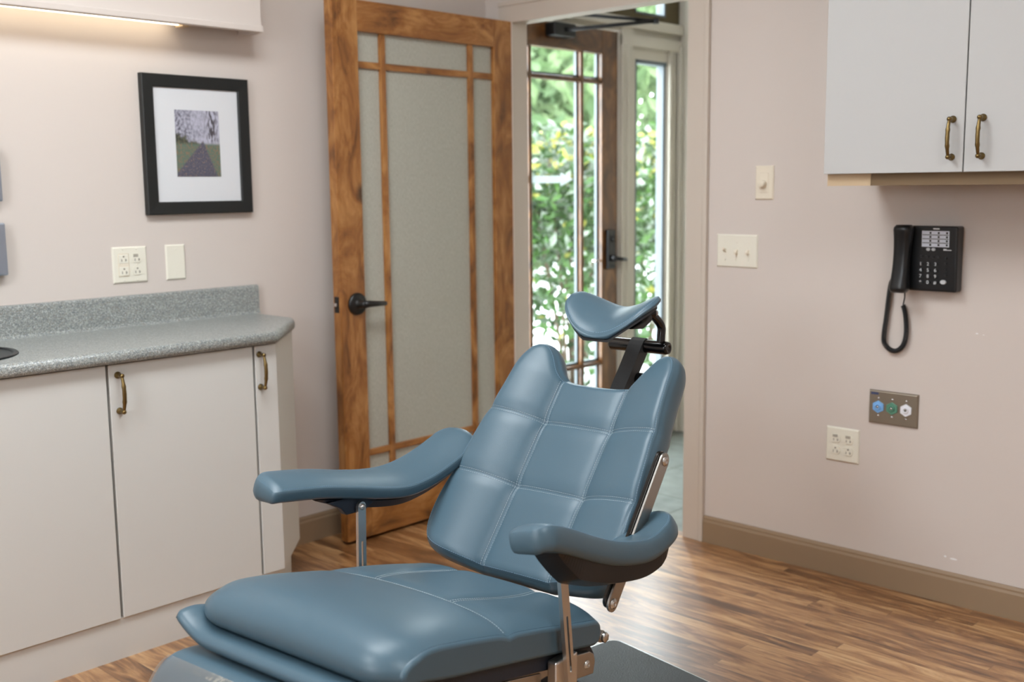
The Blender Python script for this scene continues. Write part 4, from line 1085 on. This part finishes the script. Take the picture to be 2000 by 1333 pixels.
# headrest
po = MB()
hw_, th_ = .0235, .020
pa = [(-.395, .735), (-.432, .792), (-.480, .850), (-.520, .901), (-.530, .911), (-.542, .9165), (-.554, .911), (-.561, .899), (-.556, .885)]
for a, b in zip(pa, pa[1:]): pass
inner = []
po_pts = [Vector((x, 0, z)) for x, z in pa]
strap = []
for i, p in enumerate(po_pts):
    a = po_pts[max(0, i-1)]; b = po_pts[min(len(po_pts)-1, i+1)]; T = (b-a).normalized(); n_ = Vector((T.z, 0, -T.x))
    strap.append([p+Y*-.022, p+Y*.019, p+Y*.019-n_*.005, p+Y*-.022-n_*.005])
po.loft(strap, smooth=False)
po.prism([Vector((x, .016, z)) for x, z in ((-.40, .735), (-.437, .792), (-.522, .897), (-.556, .886), (-.50, .82), (-.455, .765), (-.42, .735))], (0, .003, 0))
HPOST = po.build('headrest_post', M['powder'], CH)
MB().lathe([(.018, 0), (.018, .018), (.014, .022), (0, .023)], (-.50, .021, .815), (0, 1, 0), 20).build('lock_knob', M['black_gloss'], HPOST)
hbm = MB().lathe([(0, -.088), (.0145, -.088), (.0170, -.084), (.0170, .079), (.0148, .086), (.008, .0865), (.0075, .085), (0, .085)], (-.541, 0, .8955), (0, 1, 0), 28)
HB = hbm.build('headrest_bar', M['black_gloss'], CH)
am = MB(); apath = crom([(-.541, .062, .898), (-.5435, .062, .925), (-.545, .062, .944), (-.539, .060, .958), (-.524, .057, .972), (-.505, .055, .984)], 8); am.tube(apath, .0108, 16)
am.lathe([(.0, -.016), (.011, -.015), (.0125, -.01), (.0125, .012), (.010, .016), (0, .017)], (-.503, .052, .985), (-.75, .55, .2), 20)
AMO = am.build('headrest_arm', M['black_gloss'], CH)
bolt(AMO, (-.514, .0645, .9875), (-.45, .85, .15), .006)
# pillow: surface over (p along front->rear, l lateral)
def pil_f(p, l): return -.333-.147*p+(-.060*(1-2*p)*(abs(l)/.127)**2.0)*(1 if p < .5 else .72)
nP, nL = 40, 60
bm = bmesh.new()
PA = [(-.127, .42), (.127, .42)]
def pil_hw(p): # half width as function of p
    return .127*math.sqrt(max(0, 1-abs((p-.45)/.62)**3.0))
pillow_front = []
def pil_z(f_, l):
    base = .955+(-.333-f_)*.35
    a = abs(l)
    return base+.050*(a/.115)**1.8*(1 if a < .105 else 1)-.9*max(0, a-.108)**1.35
ol2 = [(.0, -.333), (.03, -.3335), (.055, -.337), (.080, -.347), (.104, -.364), (.120, -.385), (.127, -.407), (.123, -.432), (.108, -.455), (.08, -.472), (.045, -.4805), (.0, -.482)]
h2 = [Vector((p.x, p.y)) for p in crom([(a, b, 0) for a, b in ol2], 6)]
full2 = np.array([(p.x, p.y) for p in (h2[:-1]+mir(h2)[::-1][:-1])])
n2 = len(full2)
b2, s2, t2 = h2[:3*6+1], h2[3*6:8*6+1], h2[8*6:]
B2_ = resample(mir(b2)[::-1]+b2[1:], nL); T2_ = resample(mir(t2)+t2[::-1][1:], nL); L2_ = resample(mir(s2), nP); R2_ = resample(s2, nP)
u = np.linspace(0, 1, nL)[None, :, None]; v = np.linspace(0, 1, nP)[:, None, None]
G2 = (1-v)*B2_[None]+v*T2_[None]+(1-u)*L2_[:, None]+u*R2_[:, None]-((1-u)*(1-v)*B2_[0]+u*(1-v)*B2_[-1]+(1-u)*v*T2_[0]+u*v*T2_[-1])
fl2 = G2.reshape(-1, 2); D2 = dist_outline(fl2, full2)
def pil_o(d): k = np.clip(1-d/.028, 0, 1); return -.010*(1-np.sqrt(np.clip(1-k*k, 0, 1)))+.010*np.sin(np.clip(d/.07, 0, 1)*PI/2)
vs = [bm.verts.new((q[1], q[0], pil_z(q[1], q[0])+float(pil_o(d)))) for q, d in zip(fl2, D2)]
for i in range(nP-1):
    for k in range(nL-1):
        f = bm.faces.new((vs[i*nL+k], vs[i*nL+k+1], vs[(i+1)*nL+k+1], vs[(i+1)*nL+k])); f.smooth = True
tg = np.roll(full2, -1, 0)-np.roll(full2, 1, 0); tg /= np.linalg.norm(tg, axis=1)[:, None]; nr2 = np.stack([tg[:, 1], -tg[:, 0]], 1)
if ((full2-full2.mean(0))*nr2).sum() < 0: nr2 = -nr2
def bot_z(f_, l):    # folded base plate: flat centre, raised wings
    return .934+(-.340-f_)*.30+max(0, abs(l)-.036)*.60
prev = None
for e, k in ((0, 0), (.002, .10), (.003, .25), (.002, .5), (-.004, .78), (-.012, 1.)):
    q = full2+nr2*e; ring = []
    for i in range(n2):
        zt_ = pil_z(full2[i, 1], full2[i, 0])-.010; zb_ = min(zt_-.008, bot_z(q[i, 1], q[i, 0])+.002)
        ring.append(bm.verts.new((q[i, 1], q[i, 0], zt_+(zb_-zt_)*k)))
    if prev:
        for i in range(n2):
            f = bm.faces.new((prev[i], prev[(i+1) % n2], ring[(i+1) % n2], ring[i])); f.smooth = True
    prev = ring
def under(f_, l): return min(pil_z(f_, l)-.018, bot_z(f_, l)+.002)
cen2 = fl2.mean(0); in2 = cen2+(fl2-cen2)*.93
vb2 = [bm.verts.new((q[1], q[0], under(q[1], q[0]))) for q in in2]
for i in range(nP-1):
    for k in range(nL-1):
        f = bm.faces.new((vb2[i*nL+k], vb2[(i+1)*nL+k], vb2[(i+1)*nL+k+1], vb2[i*nL+k+1])); f.smooth = True
bmesh.ops.recalc_face_normals(bm, faces=bm.faces[:])
me = bpy.data.meshes.new('headrest_pillow'); bm.to_mesh(me); bm.free(); HP = link('headrest_pillow', me, LE, CH)
pp = MB(); in3 = cen2+(fl2-cen2)*.95
for dz_ in (.0015, -.0045):
    vb3 = [pp.bm.verts.new((q[1], q[0], under(q[1], q[0])+dz_)) for q in in3]
    for i in range(nP-1):
        for k in range(nL-1): pp.bm.faces.new((vb3[i*nL+k], vb3[(i+1)*nL+k], vb3[(i+1)*nL+k+1], vb3[i*nL+k+1]))
    edge = [vb3[k] for k in range(nL)]+[vb3[i*nL+nL-1] for i in range(1, nP)]+[vb3[(nP-1)*nL+k] for k in range(nL-2, -1, -1)]+[vb3[i*nL] for i in range(nP-2, 0, -1)]
    if dz_ > 0: e0 = edge
    else:
        for i in range(len(edge)): pp.bm.faces.new((e0[i], e0[(i+1) % len(edge)], edge[(i+1) % len(edge)], edge[i]))
pp.build('base_shell', M['powder'], HP)
MB().prism([Vector((x, .028, z)) for x, z in ((-.405, .957), (-.47, .972), (-.505, .992), (-.50, .968), (-.46, .952))], (0, .034, 0), .003).build('mount_block', M['black_metal'], HP)
st = Stitch(); i2_ = full2-nr2*.004
st.row([Vector((q[1], q[0], pil_z(q[1], q[0])+float(pil_o(np.array(.004))))) for q in i2_]+[Vector((i2_[0][1], i2_[0][0], pil_z(i2_[0][1], i2_[0][0])-.008))], (0, 0, 1), w=.00045)
st.m.build('stitching', M['thread_blue'], HP)

# leg rest: upper flap and lower cushion with clear vinyl cover
def slab(prof_top, hw, thick, name, parent, mat, curl=0., endround=.012, n=61, hr=None):
    hr = hr or hw
    path = [(p.x, p.y) for p in crom([(a, b, 0) for a, b in prof_top], 8)]; m = MB(); rings = []
    for l in np.linspace(-hw, hr, n):
        e = min(1, max(0, min(l+hw, hr-l))/endround); k = math.sqrt(max(0.0, 1-(1-e)**2)); c_ = curl*max(0, (-l-hw+.10)/.10)**2
        tp, bt = [], []
        for i, (x, z) in enumerate(path):
            a = path[max(0, i-1)]; b = path[min(len(path)-1, i+1)]; T = Vector((b[0]-a[0], b[1]-a[1])).normalized(); n_ = Vector((-T.y, T.x)); n_ = n_ if n_.y > 0 else -n_
            if abs(T.x) < .02: n_ = Vector((1, 0))
            endp = min(1, min(i, len(path)-1-i)/5); kk = math.sqrt(max(0, 1-(1-endp)**2))
            t_ = thick*max(.08, k)*max(.12, kk)
            c0 = Vector((x, z))+n_*(-thick/2); tp.append(Vector((c0.x+n_.x*t_/2, l, c0.y+n_.y*t_/2+c_))); bt.append(Vector((c0.x-n_.x*t_/2, l, c0.y-n_.y*t_/2+c_)))
        rings.append(tp+bt[::-1])
    m.loft(rings); return m.build(name, mat, parent)
LF = slab([(.55, .458), (.58, .463), (.61, .468), (.645, .476), (.675, .474), (.690, .460)], .280, .028, 'leg_flap', CH, LE, curl=.040, endround=.02, hr=.250)
LR = slab([(.60, .425), (.66, .437), (.705, .438), (.735, .425), (.762, .395), (.80, .335), (.85, .25), (.90, .165)], .272, .060, 'leg_rest', CH, LE, endround=.034)
def cover(prof, hw, name, parent):
    path = [(p.x, p.y) for p in crom([(a, b, 0) for a, b in prof], 10)]; m = MB(); rings = []
    for l in np.linspace(-hw, hw, 61):
        e = min(1, (hw-abs(l))/.034); k = math.sqrt(max(0.0, 1-(1-e)**2)); r = []
        for i, (x, z) in enumerate(path):
            a = path[max(0, i-1)]; b = path[min(len(path)-1, i+1)]; T = Vector((b[0]-a[0], b[1]-a[1])).normalized(); n_ = Vector((-T.y, T.x)); n_ = n_ if n_.y > 0 else -n_
            c0 = Vector((x, z))+n_*(-.030); t_ = .0335*max(.05, k); r.append(Vector((c0.x+n_.x*t_, l, c0.y+n_.y*t_)))
        rings.append(r)
    m.loft(rings, closed=False, caps=False); return m.build(name, M['vinyl'], parent)
tag(cover([(.716, .434), (.737, .424), (.762, .395), (.80, .335), (.85, .25), (.90, .165)], .276, 'vinyl_cover', LR), 'clear glossy vinyl cover')

# ------------------------------------------------------------------ outdoors
struct(box('ground', (-6, .2, -.2), (30, 34, -.12), M['pavement']), 'pale pavement outside the entrance', 'ground')
def leaf_cloud(name, mats, pts, size, parent, up=.4):
    V, F, MI = [], [], []
    for p, mi in pts:
        d = rng.normal(size=3); d[2] += up; d /= np.linalg.norm(d); a = np.cross(d, rng.normal(size=3)); a /= np.linalg.norm(a); b = np.cross(d, a)
        s = size*rng.uniform(.6, 1.3); w = s*.45; p = np.array(p); i = len(V)
        V += [p-a*s*.5, p+b*w*.5+d*s*.08-a*s*.05, p+a*s*.5, p-b*w*.5+d*s*.08-a*s*.05, p+d*-.02*s]
        F += [(i, i+1, i+4), (i+1, i+2, i+4), (i+2, i+3, i+4), (i+3, i, i+4)]; MI += [mi]*4
    me = bpy.data.meshes.new(name); me.from_pydata([tuple(q) for q in V], [], F); me.update()
    o = link(name, me, mats, parent)
    me.polygons.foreach_set('material_index', MI); return o
def shrub(x, y, r, h, n, label):
    e = empty('shrub', label, 'shrub', (x, y, -.12), group=None)
    pts = []
    while len(pts) < n:
        q = rng.uniform(-1, 1, 3); rad = np.hypot(q[0], q[1]); zz = (q[2]+1)/2
        prof_ = 1.0 if zz < .8 else math.sqrt(max(0, 1-((zz-.8)/.2)**2))*.9+.1
        if rad > prof_: continue
        if zz < .50 and rng.random() > .16+.62*zz: continue
        if rad < prof_*.45 and rng.random() < .5: continue
        top = zz > .80
        z = h*zz+rng.uniform(-.03, .03)
        rr_ = rng.random()
        mi = (1 if rr_ < .24 else (2 if rr_ < .60 else 0)) if top else (2 if rr_ < (.16 if zz > .5 else .08) else (1 if rr_ > .975 else 0))
        pts.append(((q[0]*r, q[1]*r, z), mi))
    leaf_cloud('foliage', [M['leaf'], M['leaf_yellow'], M['leaf_pale']], pts, .10, e)
    m = MB()
    for k in range(9):
        a = rng.uniform(0, 2*PI); d = rng.uniform(.3, .8)*r
        m.tube([(0.05*math.cos(a), .05*math.sin(a), 0), (d*.5*math.cos(a), d*.5*math.sin(a), h*.4), (d*math.cos(a), d*math.sin(a), h*.88)], [.014, .010, .004], 6)
    m.build('stem', M['bark'], e); return e
shrub(2.62, 1.75, .56, 1.84, 4200, 'leafy green shrub with yellow tips right behind the panes of the outer door')
shrub(3.80, 2.02, .56, 1.88, 3600, 'leafy green shrub with yellow tips behind the sidelight window')
def tree(x, y, h, r, n, label):
    e = empty('tree', label, 'tree', (x, y, -.12))
    MB().tube([(0, 0, 0), (.05, 0, h*.3), (0, .05, h*.7)], [.16, .13, .05], 10).build('trunk', M['bark'], e)
    pts = []
    while len(pts) < n:
        q = rng.normal(size=3); q /= np.linalg.norm(q); k = rng.uniform(.35, 1)**.5
        pts.append(((q[0]*r*k, q[1]*r*k, h*.5+q[2]*h*.5*k), 0))
    leaf_cloud('crown', M['leaf_tree'], pts, .42, e)
tree(8.6, 8.6, 4.7, 2.2, 3400, 'pale green leafy tree outside, seen through the upper panes of the outer door')
tree(14.6, 10.6, 5.7, 2.6, 3400, 'pale green leafy tree outside, seen through the sidelight and transom')
tree(12.0, 15.6, 6.2, 3.0, 3400, 'tall pale tree standing far behind, between the two nearer trees')
tree(19.6, 16.0, 7.2, 3.2, 3400, 'tall pale tree farthest away outside, behind the sidelight tree')

# ------------------------------------------------------------------ lights
def area(name, loc, rot, sx_, sy_, power, col):
    l = bpy.data.lights.new(name, 'AREA'); l.shape = 'RECTANGLE'; l.size = sx_; l.size_y = sy_; l.energy = power; l.color = col
    o = bpy.data.objects.new(name, l); COL.objects.link(o); o.location = loc; o.rotation_euler = rot; return o
for i, (x, y) in enumerate(((-2.0, -1.3), (-3.9, -1.5), (-2.2, -3.7))):
    e = empty('ceiling_light', ['recessed ceiling light panel above the chair', 'recessed ceiling light panel above the counter end', 'recessed ceiling light panel behind the camera'][i], 'light', (x, y, ZC))
    f = MB()
    for a in ((-.62, -.32, .62, -.29), (-.62, .29, .62, .32), (-.62, -.32, -.59, .32), (.59, -.32, .62, .32)): f.box((a[0], a[1], -.02), (a[2], a[3], -.0005))
    f.build('frame', M['ivory'], e)
    area('ceiling_lamp', (x, y, ZC-.012), (0, 0, 0), 1.16, .56, (29, 27, 26)[i], (.90, .965, 1.)).parent = None

w = bpy.data.worlds.new('overcast_sky'); scene.world = w; w.use_nodes = True
t = w.node_tree; t.nodes.clear()
o = t.nodes.new('ShaderNodeOutputWorld'); bg = t.nodes.new('ShaderNodeBackground'); tc = t.nodes.new('ShaderNodeTexCoord'); sx = t.nodes.new('ShaderNodeSeparateXYZ'); r = t.nodes.new('ShaderNodeValToRGB')
r.color_ramp.elements[0].position = 0.; r.color_ramp.elements[0].color = (.90, .95, 1, 1); r.color_ramp.elements[1].position = 1.; r.color_ramp.elements[1].color = (.80, .90, 1, 1)
t.links.new(tc.outputs['Generated'], sx.inputs[0]); t.links.new(sx.outputs['Z'], r.inputs[0]); t.links.new(r.outputs[0], bg.inputs[0]); bg.inputs[1].default_value = 13.
t.links.new(bg.outputs[0], o.inputs[0])

# ------------------------------------------------------------------ camera
cam = bpy.data.cameras.new('camera'); co_ = bpy.data.objects.new('camera', cam); COL.objects.link(co_)
yaw, pit, rol = math.radians(43.51835), math.radians(-8.05119), math.radians(-.62883)
F = Vector((math.cos(yaw)*math.cos(pit), math.sin(yaw)*math.cos(pit), math.sin(pit))); Rr = Vector((math.sin(yaw), -math.cos(yaw), 0)); U = Rr.cross(F)
R3 = Rr*math.cos(rol)+U*math.sin(rol); U3 = -Rr*math.sin(rol)+U*math.cos(rol)
mt = Matrix((R3, U3, -F)).transposed().to_4x4(); mt.translation = Vector((-3.31988, -3.28384, 1.30720)); co_.matrix_world = mt
cam.sensor_width = 36; cam.lens = 2146.70/2000*36; cam.clip_start = .05; cam.clip_end = 200
cam.dof.use_dof = True; cam.dof.focus_distance = 2.5; cam.dof.aperture_fstop = 3.0
scene.camera = co_
vs_ = scene.view_settings; vs_.view_transform = 'Standard'; vs_.look = 'None'; vs_.gamma = 1; vs_.use_curve_mapping = False; vs_.exposure = .42
scene.cycles.use_denoising = True
scene.cycles.max_bounces = 8; scene.cycles.transparent_max_bounces = 12
scene.cycles.sample_clamp_indirect = 6.
scene.cycles.caustics_reflective = False; scene.cycles.caustics_refractive = False
